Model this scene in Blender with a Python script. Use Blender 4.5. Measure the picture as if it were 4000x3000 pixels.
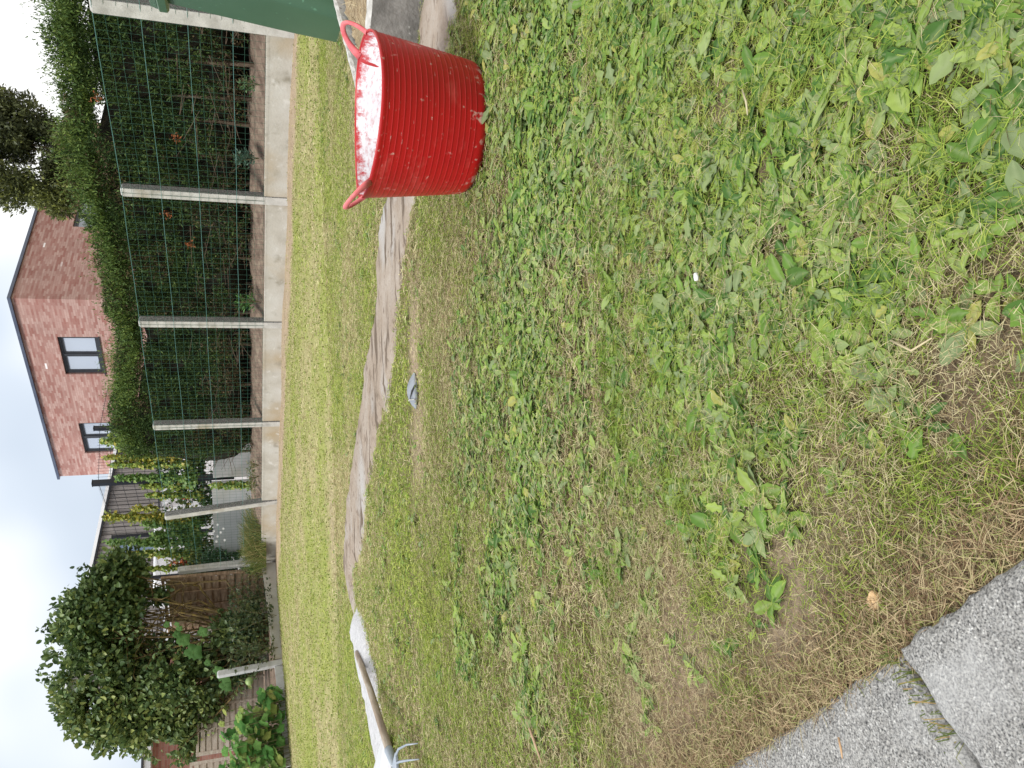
import bpy, math, random
import numpy as np
from mathutils import Matrix, Vector
for o in list(bpy.data.objects): bpy.data.objects.remove(o)
SC = bpy.context.scene
COL = SC.collection
RNG = np.random.default_rng(7); random.seed(7)
PI = math.pi; R_ = math.radians

# ------------------------------------------------------------------ camera (a phone held upright, stored sideways)
PITCH, ROLL = R_(19.25), R_(-0.9)
F = np.array([0, math.cos(PITCH), -math.sin(PITCH)])
U0 = np.array([0, math.sin(PITCH), math.cos(PITCH)]); R0 = np.array([1., 0, 0])
RT = math.cos(ROLL)*R0 + math.sin(ROLL)*U0
UP = math.cos(ROLL)*U0 - math.sin(ROLL)*R0
cam = bpy.data.cameras.new('camera'); co = bpy.data.objects.new('camera', cam); COL.objects.link(co)
m = Matrix.Identity(4)
for i in range(3):
    m[i][0] = -UP[i]; m[i][1] = RT[i]; m[i][2] = -F[i]
co.matrix_world = m
cam.sensor_fit = 'HORIZONTAL'; cam.sensor_width = 36; cam.lens = 27.0
cam.clip_start = 0.02; cam.clip_end = 2000
SC.camera = co
def ray(x, y): return F*3000 - (x-2000)*UP + (1500-y)*RT
def at(x, y, Y):
    d = ray(x, y); return d/d[1]*Y

# ------------------------------------------------------------------ world, sun, exposure
W = bpy.data.worlds.new('World'); SC.world = W; W.use_nodes = True
nt = W.node_tree; nt.nodes.clear()
def N(t, k, **kw):
    n = t.nodes.new(k)
    for a, b in kw.items(): setattr(n, a, b)
    return n
out = N(nt, 'ShaderNodeOutputWorld'); bg = N(nt, 'ShaderNodeBackground')
sky = N(nt, 'ShaderNodeTexSky', sky_type='NISHITA'); sky.sun_disc = False
SUN_EL, SUN_AZ = R_(50), R_(236)       # azimuth clockwise from +Y
sky.sun_elevation = SUN_EL; sky.sun_rotation = SUN_AZ; sky.dust_density = 3
skys = N(nt, 'ShaderNodeVectorMath', operation='SCALE'); skys.inputs[3].default_value = 0.09
nt.links.new(sky.outputs[0], skys.inputs[0])
tc = N(nt, 'ShaderNodeTexCoord'); sep = N(nt, 'ShaderNodeSeparateXYZ'); nt.links.new(tc.outputs['Generated'], sep.inputs[0])
nz = N(nt, 'ShaderNodeTexNoise'); nz.inputs['Scale'].default_value = 2.4; nz.inputs['Detail'].default_value = 3; nz.inputs['Roughness'].default_value = .45
nt.links.new(tc.outputs['Generated'], nz.inputs['Vector'])
# cloud thickness: thinner and bluer to the left
ma = N(nt, 'ShaderNodeMath', operation='MULTIPLY_ADD'); nt.links.new(sep.outputs[0], ma.inputs[0]); ma.inputs[1].default_value = 0.95
nm = N(nt, 'ShaderNodeMath', operation='MULTIPLY_ADD'); nm.inputs[1].default_value = 2.0; nm.inputs[2].default_value = -.5; nt.links.new(nz.outputs[0], nm.inputs[0]); nt.links.new(nm.outputs[0], ma.inputs[2])
cr = N(nt, 'ShaderNodeValToRGB'); nt.links.new(ma.outputs[0], cr.inputs[0])
e = cr.color_ramp.elements
e[0].position = 0.02; e[0].color = (.42, .50, .62, 1)
e[1].position = 0.62; e[1].color = (1.14, 1.13, 1.11, 1)
n2 = e.new(0.30); n2.color = (.66, .73, .82, 1)
# brighter towards the zenith
ms = N(nt, 'ShaderNodeMath', operation='MULTIPLY_ADD'); nt.links.new(sep.outputs[2], ms.inputs[0]); ms.inputs[1].default_value = 0.30; ms.inputs[2].default_value = 0.84
sc2 = N(nt, 'ShaderNodeVectorMath', operation='SCALE'); nt.links.new(cr.outputs[0], sc2.inputs[0]); nt.links.new(ms.outputs[0], sc2.inputs[3])
mx = N(nt, 'ShaderNodeMixRGB'); mx.inputs[0].default_value = 0.88
nt.links.new(skys.outputs[0], mx.inputs[1]); nt.links.new(sc2.outputs[0], mx.inputs[2])
nt.links.new(mx.outputs[0], bg.inputs[0]); bg.inputs[1].default_value = 1.0
nt.links.new(bg.outputs[0], out.inputs[0])
sl = bpy.data.lights.new('sun', 'SUN'); sl.energy = 2.3; sl.angle = R_(14); sl.color = (1, .96, .90)
so = bpy.data.objects.new('sun', sl); COL.objects.link(so)
sd_ = Vector((math.sin(SUN_AZ)*math.cos(SUN_EL), math.cos(SUN_AZ)*math.cos(SUN_EL), math.sin(SUN_EL)))
so.rotation_euler = sd_.to_track_quat('Z', 'Y').to_euler()
SC.view_settings.view_transform = 'Standard'; SC.view_settings.look = 'None'
SC.view_settings.exposure = 0.5; SC.view_settings.gamma = 1.0

# ------------------------------------------------------------------ helpers
def smooth(t): t = np.clip(t, 0, 1); return t*t*(3-2*t)
def vnoise(x, y, s=0):
    xi = np.floor(x).astype(np.int64); yi = np.floor(y).astype(np.int64)
    fx = x-xi; fy = y-yi; fx = fx*fx*(3-2*fx); fy = fy*fy*(3-2*fy)
    def h(a, b):
        n = (a*374761393 + b*668265263 + s*2147483647 + 1274126177) & 0xffffffff
        n = ((n ^ (n >> 13))*1274126177) & 0xffffffff
        return ((n ^ (n >> 16)) & 0xffff)/65535.
    return (h(xi, yi)*(1-fx)+h(xi+1, yi)*fx)*(1-fy) + (h(xi, yi+1)*(1-fx)+h(xi+1, yi+1)*fx)*fy
def fbm(x, y, o=4, s=0):
    v = 0; a = .5; t = 0
    for i in range(o):
        v = v + a*vnoise(x*2**i, y*2**i, s+i); t += a; a *= .5
    return v/t
def sd(X, Y): return (X+.979*Y-11.887)/1.3994          # distance behind the back fence
def g0(X, Y):
    t = np.clip((sd(X, Y)+6)/6, 0, 1); return -.65+.12*t*t*(3-2*t)
def gz(X, Y):
    X = np.asarray(X, float); Y = np.asarray(Y, float)
    near = np.clip(1-np.hypot(X, Y-2)/14, .15, 1)
    b = (fbm(X*1.3, Y*1.3, 3, 5)-.5)*.05 + (fbm(X*9, Y*9, 3, 9)-.5)*.016*near
    return g0(X, Y)+b

def mesh(name, V, Fc, mat=None, parent=None, cols=None, smoothf=False, uv=None):
    """V (n,3); Fc: (m,k) int array, or list of index lists"""
    me = bpy.data.meshes.new(name)
    V = np.asarray(V, np.float32)
    if isinstance(Fc, np.ndarray) and Fc.ndim == 2:
        me.vertices.add(len(V)); me.vertices.foreach_set('co', V.ravel())
        k = Fc.shape[1]; nf = len(Fc)
        me.loops.add(nf*k); me.loops.foreach_set('vertex_index', Fc.astype(np.int32).ravel())
        me.polygons.add(nf); me.polygons.foreach_set('loop_start', np.arange(nf, dtype=np.int32)*k)
        me.update(calc_edges=True)
    else:
        me.from_pydata([tuple(map(float, v)) for v in V], [], [list(map(int, f)) for f in Fc])
    if cols is not None:
        at_ = me.color_attributes.new('Col', 'FLOAT_COLOR', 'POINT')
        c = np.ones((len(V), 4), np.float32); c[:, :3] = cols
        at_.data.foreach_set('color', c.ravel())
    if smoothf: me.polygons.foreach_set('use_smooth', np.ones(len(me.polygons), bool))
    if uv is not None:
        ul = me.uv_layers.new(name='UVMap')
        li = np.zeros(len(me.loops), np.int32); me.loops.foreach_get('vertex_index', li)
        ul.data.foreach_set('uv', np.asarray(uv, np.float32)[li].ravel())
    if mat is not None: me.materials.append(mat)
    ob = bpy.data.objects.new(name, me); COL.objects.link(ob)
    if parent is not None: ob.parent = parent
    return ob
def tag(o, label=None, cat=None, group=None, kind=None):
    if label: o['label'] = label
    if cat: o['category'] = cat
    if group: o['group'] = group
    if kind: o['kind'] = kind
    return o
def thing(name, label, cat, group=None, loc=(0, 0, 0), rz=0):
    o = bpy.data.objects.new(name, None); COL.objects.link(o); o.empty_display_size = .1
    o.location = loc; o.rotation_euler = (0, 0, rz)
    return tag(o, label, cat, group)

class MB:
    def __init__(s): s.V = []; s.F = []; s.uv = []
    def add(s, V, Fc):
        n = len(s.V); s.V += [tuple(v) for v in V]; s.F += [[i+n for i in f] for f in Fc]
    def box(s, c, sx, sy, sz, ax=None, ay=None):
        """oriented box: centre c, half sizes; ax, ay horizontal unit axes"""
        ax = np.array(ax if ax is not None else (1, 0, 0), float); ay = np.array(ay if ay is not None else (0, 1, 0), float)
        az = np.cross(ax, ay); c = np.array(c, float); V = []
        for i in (-1, 1):
            for j in (-1, 1):
                for k in (-1, 1): V.append(c+ax*sx*i+ay*sy*j+az*sz*k)
        s.add(V, [(0, 1, 3, 2), (4, 6, 7, 5), (0, 4, 5, 1), (2, 3, 7, 6), (0, 2, 6, 4), (1, 5, 7, 3)])
    def tube(s, P, r, n=6, cap=True):
        P = [np.array(p, float) for p in P]; rr = r if hasattr(r, '__len__') else [r]*len(P)
        rings = []; prev = None
        for i, p in enumerate(P):
            t = P[min(i+1, len(P)-1)]-P[max(i-1, 0)]; t = t/(np.linalg.norm(t)+1e-9)
            if prev is None:
                a = np.array([0, 0, 1.]) if abs(t[2]) < .9 else np.array([1., 0, 0]); prev = np.cross(t, a)
            a = prev-t*(prev@t); a /= np.linalg.norm(a)+1e-9; b = np.cross(t, a); prev = a
            rings.append([p+rr[i]*(a*math.cos(2*PI*k/n)+b*math.sin(2*PI*k/n)) for k in range(n)])
        V = [v for q in rings for v in q]; Fc = []
        for i in range(len(P)-1):
            for k in range(n): Fc.append((i*n+k, i*n+(k+1) % n, (i+1)*n+(k+1) % n, (i+1)*n+k))
        if cap: Fc += [tuple(range(n))[::-1], tuple((len(P)-1)*n+k for k in range(n))]
        s.add(V, Fc)
    def build(s, name, mat, parent=None, bevel=0, smoothf=False, seg=2):
        o = mesh(name, s.V, s.F, mat, parent, smoothf=smoothf)
        if bevel:
            b = o.modifiers.new('b', 'BEVEL'); b.width = bevel; b.segments = seg; b.limit_method = 'ANGLE'; b.angle_limit = .6
        return o

def material(name, cols, scale=5, detail=5, rough=.8, bump=0, bscale=None, coord='Object', spec=.3, rough_noise=.6, sub=None, stretch=None, metal=0):
    """cols: list of (pos, rgb). sub: (rgb, scale, lo, hi) second spots layer"""
    M = bpy.data.materials.new(name); M.use_nodes = True; t = M.node_tree; p = t.nodes['Principled BSDF']
    p.inputs['Roughness'].default_value = rough; p.inputs['Specular IOR Level'].default_value = spec; p.inputs['Metallic'].default_value = metal
    tcn = N(t, 'ShaderNodeTexCoord'); vec = tcn.outputs[coord]
    if stretch:
        mp = N(t, 'ShaderNodeMapping'); mp.inputs['Scale'].default_value = stretch; t.links.new(vec, mp.inputs[0]); vec = mp.outputs[0]
    n = N(t, 'ShaderNodeTexNoise'); n.inputs['Scale'].default_value = scale; n.inputs['Detail'].default_value = detail; n.inputs['Roughness'].default_value = rough_noise
    t.links.new(vec, n.inputs['Vector'])
    r = N(t, 'ShaderNodeValToRGB'); t.links.new(n.outputs[0], r.inputs[0]); el = r.color_ramp.elements
    el[0].position = cols[0][0]; el[0].color = (*cols[0][1], 1); el[1].position = cols[-1][0]; el[1].color = (*cols[-1][1], 1)
    for q, c in cols[1:-1]: k = el.new(q); k.color = (*c, 1)
    colout = r.outputs[0]
    for sb in (sub or []):
        rgb, s2, lo, hi = sb[:4]
        v2 = vec
        if len(sb) > 4:
            mp2 = N(t, 'ShaderNodeMapping'); mp2.inputs['Scale'].default_value = sb[4]; t.links.new(tcn.outputs[coord], mp2.inputs[0]); v2 = mp2.outputs[0]
        n3 = N(t, 'ShaderNodeTexNoise'); n3.inputs['Scale'].default_value = s2; n3.inputs['Detail'].default_value = 4; t.links.new(v2, n3.inputs['Vector'])
        mr = N(t, 'ShaderNodeMapRange'); mr.inputs[1].default_value = lo; mr.inputs[2].default_value = hi; t.links.new(n3.outputs[0], mr.inputs[0])
        mm = N(t, 'ShaderNodeMixRGB'); t.links.new(mr.outputs[0], mm.inputs[0]); t.links.new(colout, mm.inputs[1]); mm.inputs[2].default_value = (*rgb, 1); colout = mm.outputs[0]
    t.links.new(colout, p.inputs['Base Color'])
    if bump:
        nb = N(t, 'ShaderNodeTexNoise'); nb.inputs['Scale'].default_value = bscale or scale*3; nb.inputs['Detail'].default_value = 6; t.links.new(vec, nb.inputs['Vector'])
        bp = N(t, 'ShaderNodeBump'); bp.inputs['Strength'].default_value = bump; bp.inputs['Distance'].default_value = .01
        t.links.new(nb.outputs[0], bp.inputs['Height']); t.links.new(bp.outputs[0], p.inputs['Normal'])
    return M
def leafmat(name, rough=.55, transl=.25, spec=.3):
    M = bpy.data.materials.new(name); M.use_nodes = True; t = M.node_tree; p = t.nodes['Principled BSDF']; o = t.nodes['Material Output']
    a = N(t, 'ShaderNodeAttribute', attribute_name='Col'); t.links.new(a.outputs[0], p.inputs['Base Color'])
    p.inputs['Roughness'].default_value = rough; p.inputs['Specular IOR Level'].default_value = spec
    tr = N(t, 'ShaderNodeBsdfTranslucent'); t.links.new(a.outputs[0], tr.inputs[0])
    mxs = N(t, 'ShaderNodeMixShader'); mxs.inputs[0].default_value = transl
    t.links.new(p.outputs[0], mxs.inputs[1]); t.links.new(tr.outputs[0], mxs.inputs[2]); t.links.new(mxs.outputs[0], o.inputs[0])
    return M
M_grass = leafmat('grass_blades', .7, .3, .15); M_weed = leafmat('broad_leaves', .7, .25, .1)
M_leaf = leafmat('tree_leaves', .45, .25, .4); M_hedge = leafmat('hedge_leaves', .65, .15, .2); M_dry = leafmat('dry_stems', .9, .1, .1)

def unit(v): return v/(np.linalg.norm(v, axis=-1, keepdims=True)+1e-9)
def leafcloud(name, C, D, Nn, L, Wd, cols, mat, parent=None, fold=.18, curl=0.1):
    """folded ovate leaves: C base point, D growth dir, Nn normal, L length, Wd half width; one mesh"""
    n = len(C); D = unit(D); S = unit(np.cross(D, Nn)); Nn = np.cross(S, D)
    L = np.broadcast_to(L, (n,))[:, None]; Wd = np.broadcast_to(Wd, (n,))[:, None]
    b = C; t_ = C+D*L-Nn*L*curl; mid = C+D*L*.45
    r = C+D*L*.42+S*Wd+Nn*Wd*fold*2; l = C+D*L*.42-S*Wd+Nn*Wd*fold*2
    V = np.stack([b, r, t_, l, mid], 1).reshape(-1, 3)
    base = np.arange(n)[:, None]*5
    Fc = np.concatenate([base+np.array([[0, 1, 4]]), base+np.array([[1, 2, 4]]), base+np.array([[2, 3, 4]]), base+np.array([[3, 0, 4]])], 0)
    cc = np.repeat(cols, 5, 0); 
    return mesh(name, V, Fc, mat, parent, cc)
def leafround(name, C, D, Nn, L, Wd, cols, mat, parent=None, fold=.18, curl=.1):
    n = len(C); D = unit(D); S = unit(np.cross(D, Nn)); Nn = np.cross(S, D)
    L = np.broadcast_to(L, (n,))[:, None]; Wd = np.broadcast_to(Wd, (n,))[:, None]; up = Nn*Wd*fold*2
    P = lambda u, w: C+D*L*u+S*Wd*w+up*abs(w)-Nn*L*curl*u*u
    V = np.stack([P(0, 0), P(.22, .85), P(.55, 1), P(.85, .5), P(1, 0), P(.85, -.5), P(.55, -1), P(.22, -.85), P(.35, 0), P(.7, 0)], 1).reshape(-1, 3)
    b = np.arange(n)[:, None]*10
    T = [(0, 1, 8), (1, 2, 8), (2, 9, 8), (2, 3, 9), (3, 4, 9), (4, 5, 9), (5, 6, 9), (6, 8, 9), (6, 7, 8), (7, 0, 8)]
    return mesh(name, V, np.concatenate([b+np.array([q]) for q in T], 0), mat, parent, np.repeat(cols, 10, 0))
def mixcol(pal, t):
    """pal list of rgb, t in 0..1"""
    pal = np.array(pal); k = np.clip(t, 0, .9999)*(len(pal)-1); i = k.astype(int); f = (k-i)[:, None]
    return pal[i]*(1-f)+pal[i+1]*f

# ------------------------------------------------------------------ the ground
BARE = [(-.30, .80, .10, .8), (-.26, .86, .07, .6), (-.48, 1.06, .14, .7), (-.01, .55, .05, .5), (.05, .50, .05, .5), (.40, .92, .04, .6), (.28, .84, .03, .6), (-.19, 2.95, .22, .8), (.08, 3.0, .16, .95), (.25, 2.95, .14, .8), (-.36, .93, .08, .5), (-.17, .72, .05, .4), (.30, 1.13, .03, .5), (-.32, 1.04, .05, .5),
        (-1.30, 5.25, .07, .9), (-1.36, 5.05, .06, .9), (-.62, 1.18, .15, .55), (-1.15, 6.2, .25, .5), (-.55, 2.9, .2, .35)]
def bare(X, Y):
    v = np.zeros_like(X)
    for a, b, r, s in BARE:
        w = 1+.9*(fbm(X*9, Y*9, 3, 31)-.5)*2
        v = np.maximum(v, s*np.exp(-(((X-a)/(r*1.5))**2+((Y-b)/(r if b < 2.5 else r*.75))**2)**1.3*1.0/np.maximum(w, .25)))
    # brown line of cut turf beside the back fence
    s = sd(X, Y); v = np.maximum(v, .93*np.clip((1.05+.5*(fbm(X*2, Y*2, 3, 44)-.5)+s)*4, 0, 1)*(s < .2)*(X > -3.6)*(Y > 5))
    v = np.maximum(v, .75*np.exp(-((Y-(0.93+(-.30-X)*1.1)+.28)/.09)**2)*(X < -.12)*(Y < 1.3))   # straw along the paving
    return v
STRIP = [(.852, 3.60), (.612, 3.84), (.477, 3.80), (.152, 4.225), (-.294, 4.673), (-.743, 5.142), (-1.133, 5.42), (-1.30, 5.34), (-1.44, 4.98), (-1.38, 4.94), (-1.205, 5.06), (-.944, 4.453), (-.632, 4.324), (-.318, 3.95), (-.052, 3.632), (.123, 3.424), (.289, 3.35), (.511, 3.112), (.711, 2.95), (1.083, 2.465), (1.195, 2.299), (1.55, 1.9), (1.75, 2.2), (1.40, 2.70), (1.24, 2.83)]
STRIP2 = [(-1.383, 4.86), (-1.60, 5.12), (-1.66, 5.0), (-1.794, 4.644), (-2.0, 4.151), (-2.2, 3.75), (-1.92, 3.33), (-1.771, 3.647), (-1.687, 3.922), (-1.589, 4.196), (-1.446, 4.505)]
def inpoly(X, Y, P):
    r = np.zeros(X.shape, bool); n = len(P)
    for i in range(n):
        x1, y1 = P[i]; x2, y2 = P[(i+1) % n]
        c = ((y1 > Y) != (y2 > Y)) & (X < (x2-x1)*(Y-y1)/(y2-y1+1e-12)+x1); r ^= c
    return r
BUCK = (.757, 2.19)
PAVE_O = np.array([-.276, .607]); PE = np.array([.655, -.756]); PF = np.array([-.655, -.756])  # edge direction, inward direction
def blocked(X, Y):
    b = inpoly(X+.12*(fbm(X*9, Y*9, 3, 3)-.5), Y+.16*(fbm(X*9, Y*9, 3, 4)-.5), STRIP) | inpoly(X, Y, STRIP2)
    b |= np.hypot(X-BUCK[0], Y-BUCK[1]) < .178
    q = (X-PAVE_O[0])*(-PE[1])+(Y-PAVE_O[1])*PE[0]   # >0 on the lawn side
    nrm = np.array([.756, .655]); b |= ((X-PAVE_O[0])*nrm[0]+(Y-PAVE_O[1])*nrm[1]) < -.012
    b |= sd(X, Y) > -.05
    k = (X-1.24)*.5+(Y-2.86)*.87; b |= (k > -.01) & (X > 1.05) & (Y < 4.2) & (X-.35*(Y-2.8) > 1.0)
    return b

lin = lambda a, b, n: np.linspace(a, b, n)
xs = np.concatenate([[-400, -150, -60, -30, -18, -12, -9], lin(-7.5, -1.5, 50)[:-1], lin(-1.5, 1.9, 170), lin(1.9, 7, 45)[1:], [9, 12, 18, 30, 60, 150, 400]])
ys = np.concatenate([[-60, -20, -6, -2, -.5, 0], lin(.2, 3.5, 190)[:-1], lin(3.5, 7, 70)[:-1], lin(7, 18, 60), [22, 30, 60, 150, 600]])
GX, GY = np.meshgrid(xs, ys); GZ = gz(GX, GY)
GZ = np.where(np.abs(GX)+np.abs(GY) > 40, g0(GX, GY), GZ)
nx, ny = len(xs), len(ys)
idx = (np.arange(ny-1)[:, None]*nx+np.arange(nx-1)[None]).ravel()
Fg = np.stack([idx, idx+1, idx+nx+1, idx+nx], 1)
def greenness(X, Y):
    return np.clip(.56+1.7*(fbm(X*1.3+3, Y*1.3, 4, 21)-.5)+1.3*(fbm(X*3.6, Y*3.6, 3, 22)-.5), 0, 1)
gb = bare(GX.ravel(), GY.ravel()); gg = greenness(GX.ravel(), GY.ravel())
gcol = mixcol([(.37, .33, .17), (.28, .30, .09)], gg); nearf = smooth((GY.ravel()-1.6)/4)[:, None]; gcol = gcol*nearf+mixcol([(.17, .12, .07), (.09, .09, .035)], gg)*(1-nearf)*np.clip(.4+1.2*fbm(GX.ravel()*14, GY.ravel()*14, 3, 47), .5, 1.6)[:, None]  # near ground darkened: shade between the blades put into its colour
soil = mixcol([(.27, .195, .135), (.40, .315, .225)], fbm(GX.ravel()*7, GY.ravel()*7, 4, 40))
far_s = (sd(GX, GY).ravel() > -1.8)[:, None]; soil = np.where(far_s, soil*1.25, soil); gcol = gcol*(1-gb[:, None])+soil*gb[:, None]
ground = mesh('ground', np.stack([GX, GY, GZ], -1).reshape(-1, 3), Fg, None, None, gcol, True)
tag(ground, kind='structure', label='mown lawn ground with bare brown soil showing through', cat='ground')
M = bpy.data.materials.new('lawn_soil'); M.use_nodes = True; t = M.node_tree; p = t.nodes['Principled BSDF']; p.inputs['Roughness'].default_value = .95; p.inputs['Specular IOR Level'].default_value = .1
a = N(t, 'ShaderNodeAttribute', attribute_name='Col'); tcn = N(t, 'ShaderNodeTexCoord')
n1 = N(t, 'ShaderNodeTexNoise'); n1.inputs['Scale'].default_value = 60; n1.inputs['Detail'].default_value = 8; n1.inputs['Roughness'].default_value = .75; t.links.new(tcn.outputs['Object'], n1.inputs[0])
r1 = N(t, 'ShaderNodeMapRange'); r1.inputs[1].default_value = .3; r1.inputs[2].default_value = .7; r1.inputs[3].default_value = .45; r1.inputs[4].default_value = 1.5; t.links.new(n1.outputs[0], r1.inputs[0])
vm = N(t, 'ShaderNodeVectorMath', operation='SCALE'); t.links.new(a.outputs[0], vm.inputs[0]); t.links.new(r1.outputs[0], vm.inputs[3]); t.links.new(vm.outputs[0], p.inputs['Base Color'])
bp = N(t, 'ShaderNodeBump'); bp.inputs['Strength'].default_value = .8; bp.inputs['Distance'].default_value = .012; t.links.new(n1.outputs[0], bp.inputs['Height']); t.links.new(bp.outputs[0], p.inputs['Normal'])
ground.data.materials.append(M)

# ------------------------------------------------------------------ grass blades
def visible_xy(n, y0, y1, pad=1.08):
    Y = np.sqrt(RNG.uniform(y0**2, y1**2, n)); half = .52*Y*pad+.12
    return RNG.uniform(-1, 1, n)*half, Y
def weed_density(X, Y):
    a = smooth((fbm(X*2.3, Y*2.3, 3, 61)-.42)*5)*.35*(Y < 6)
    near = np.clip((X*1.2+.34-np.abs(Y-.95)*.5)*2.6, 0, 1)*np.clip((2.3-Y)*1.6, 0, 1)*(.45+.55*smooth((fbm(X*5, Y*5, 3, 64)-.36)*5))
    mid = np.clip(1-np.abs(Y-(1.75-.55*X))/.75, 0, 1)*(X < .7)*(X > -.9)*.7*smooth((fbm(X*3.5, Y*3.5, 2, 65)-.40)*5)
    v = np.maximum(near, np.maximum(a, mid))*(1-bare(X, Y)*.8)
    return np.where(np.abs((X+.276)*.756+(Y-.607)*.655) < .12, v*.12, v)
G_GREEN = [(.10, .19, .025), (.24, .34, .05), (.42, .46, .11)]
G_STRAW = [(.14, .09, .045), (.36, .28, .15), (.66, .58, .36), (.55, .52, .27)]
def blades(n, y0, y1, Lr, Wr, lie=.55, name='grass'):
    X, Y = visible_xy(n, y0, y1)
    bv = bare(X, Y); wdn = weed_density(X, Y); keep = (RNG.random(n) > bv*.95) & (RNG.random(n) > np.where(Y < 1.6, .42, .3)*wdn) & ~blocked(X, Y)
    X, Y, bv = X[keep], Y[keep], bv[keep]; n = len(X)
    gr = greenness(X, Y)
    clump = fbm(X*22, Y*22, 2, 55)
    near_straw = np.clip((1.05-Y-.9*X)*1.6, 0, 1)
    # dry brown corner by the paving
    dry = np.clip(1-np.abs((X+.276)*.756+(Y-.607)*.655)/.17, 0, 1)
    pg = np.clip(.30+.62*gr+.35*(clump-.5)-.22*dry-.35*bv-.16*near_straw+.5*smooth((fbm(X*11, Y*11, 3, 57)-.55)*8)*(Y < 1.5), .04, .95)
    pg = pg-.03*np.clip((Y-3.5)/3, 0, 1)-.35*smooth((fbm(X*.9, Y*3.2, 3, 23)-.52)*7)*np.clip((Y-3)/2, 0, 1)
    isg = RNG.random(n) < pg
    tt = np.clip(RNG.normal(.5, .28, n)+.5*(gr-.5), 0, 1)
    col = np.where(isg[:, None], mixcol(G_GREEN, tt), mixcol(G_STRAW, np.clip(RNG.normal(.55, .34, n)-.45*dry, 0, 1)))
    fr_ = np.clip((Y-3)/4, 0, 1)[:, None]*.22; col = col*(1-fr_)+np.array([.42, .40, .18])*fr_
    col *= RNG.uniform(.8, 1.18, (n, 1))
    L = RNG.uniform(*Lr, n)*np.where(isg, 1, 1.1)*(.8+.5*clump)*(1-.35*bv); W_ = RNG.uniform(*Wr, n)*np.where(isg, 1.1, .75)
    az = RNG.uniform(0, 2*PI, n)+3*fbm(X*6, Y*6, 2, 77)
    low = (RNG.random(n) < np.where(isg, lie*.75, lie+.25))
    el = np.where(low, RNG.uniform(-.02, .3, n), RNG.uniform(.45, 1.4, n))
    L = np.where(low, L*1.15, L*.75)
    D = np.stack([np.cos(az)*np.cos(el), np.sin(az)*np.cos(el), np.sin(el)], 1)
    S = np.stack([-np.sin(az), np.cos(az), np.zeros(n)], 1)
    tw = RNG.uniform(-.8, .8, n); Z = np.cross(S, D); S = S*np.cos(tw)[:, None]+Z*np.sin(tw)[:, None]
    B = np.stack([X, Y, gz(X, Y)+np.where(low, RNG.uniform(.001, .016, n), -.002)], 1)
    bend = RNG.normal(0, .12, n)[:, None]*S*L[:, None]; drop = np.where(low, .05, .22)
    P0 = B; P1 = B+D*(L*.5)[:, None]+bend*.3; P2 = B+D*L[:, None]+bend; P2[:, 2] -= L*drop
    W0 = (W_*.8)[:, None]; W1 = W_[:, None]; W2 = (W_*.2)[:, None]
    V = np.stack([P0-S*W0, P0+S*W0, P1-S*W1, P1+S*W1, P2-S*W2, P2+S*W2], 1).reshape(-1, 3)
    b = np.arange(n)[:, None]*6
    Fc = np.concatenate([b+np.array([[0, 1, 3, 2]]), b+np.array([[2, 3, 5, 4]])], 0)
    return V, Fc, np.repeat(col, 6, 0)
sets = [blades(330000, .36, 1.35, (.005, .021), (.0002, .0005)), blades(5000, .36, 1.6, (.02, .045), (.00025, .0005), .8),
        blades(330000, 1.3, 3.0, (.008, .024), (.0004, .0009)),
        blades(180000, 2.8, 6.0, (.014, .032), (.001, .002)),
        blades(110000, 5.8, 16.0, (.02, .04), (.003, .0052), .45)]
V = []; Fc = []; Cc = []; off = 0
for a_, b_, c_ in sets: V.append(a_); Fc.append(b_+off); Cc.append(c_); off += len(a_)
tag(mesh('grass', np.concatenate(V), np.concatenate(Fc), M_grass, None, np.concatenate(Cc)), 'freshly mown grass, green mixed with straw coloured clippings', 'grass', kind='stuff')

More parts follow.
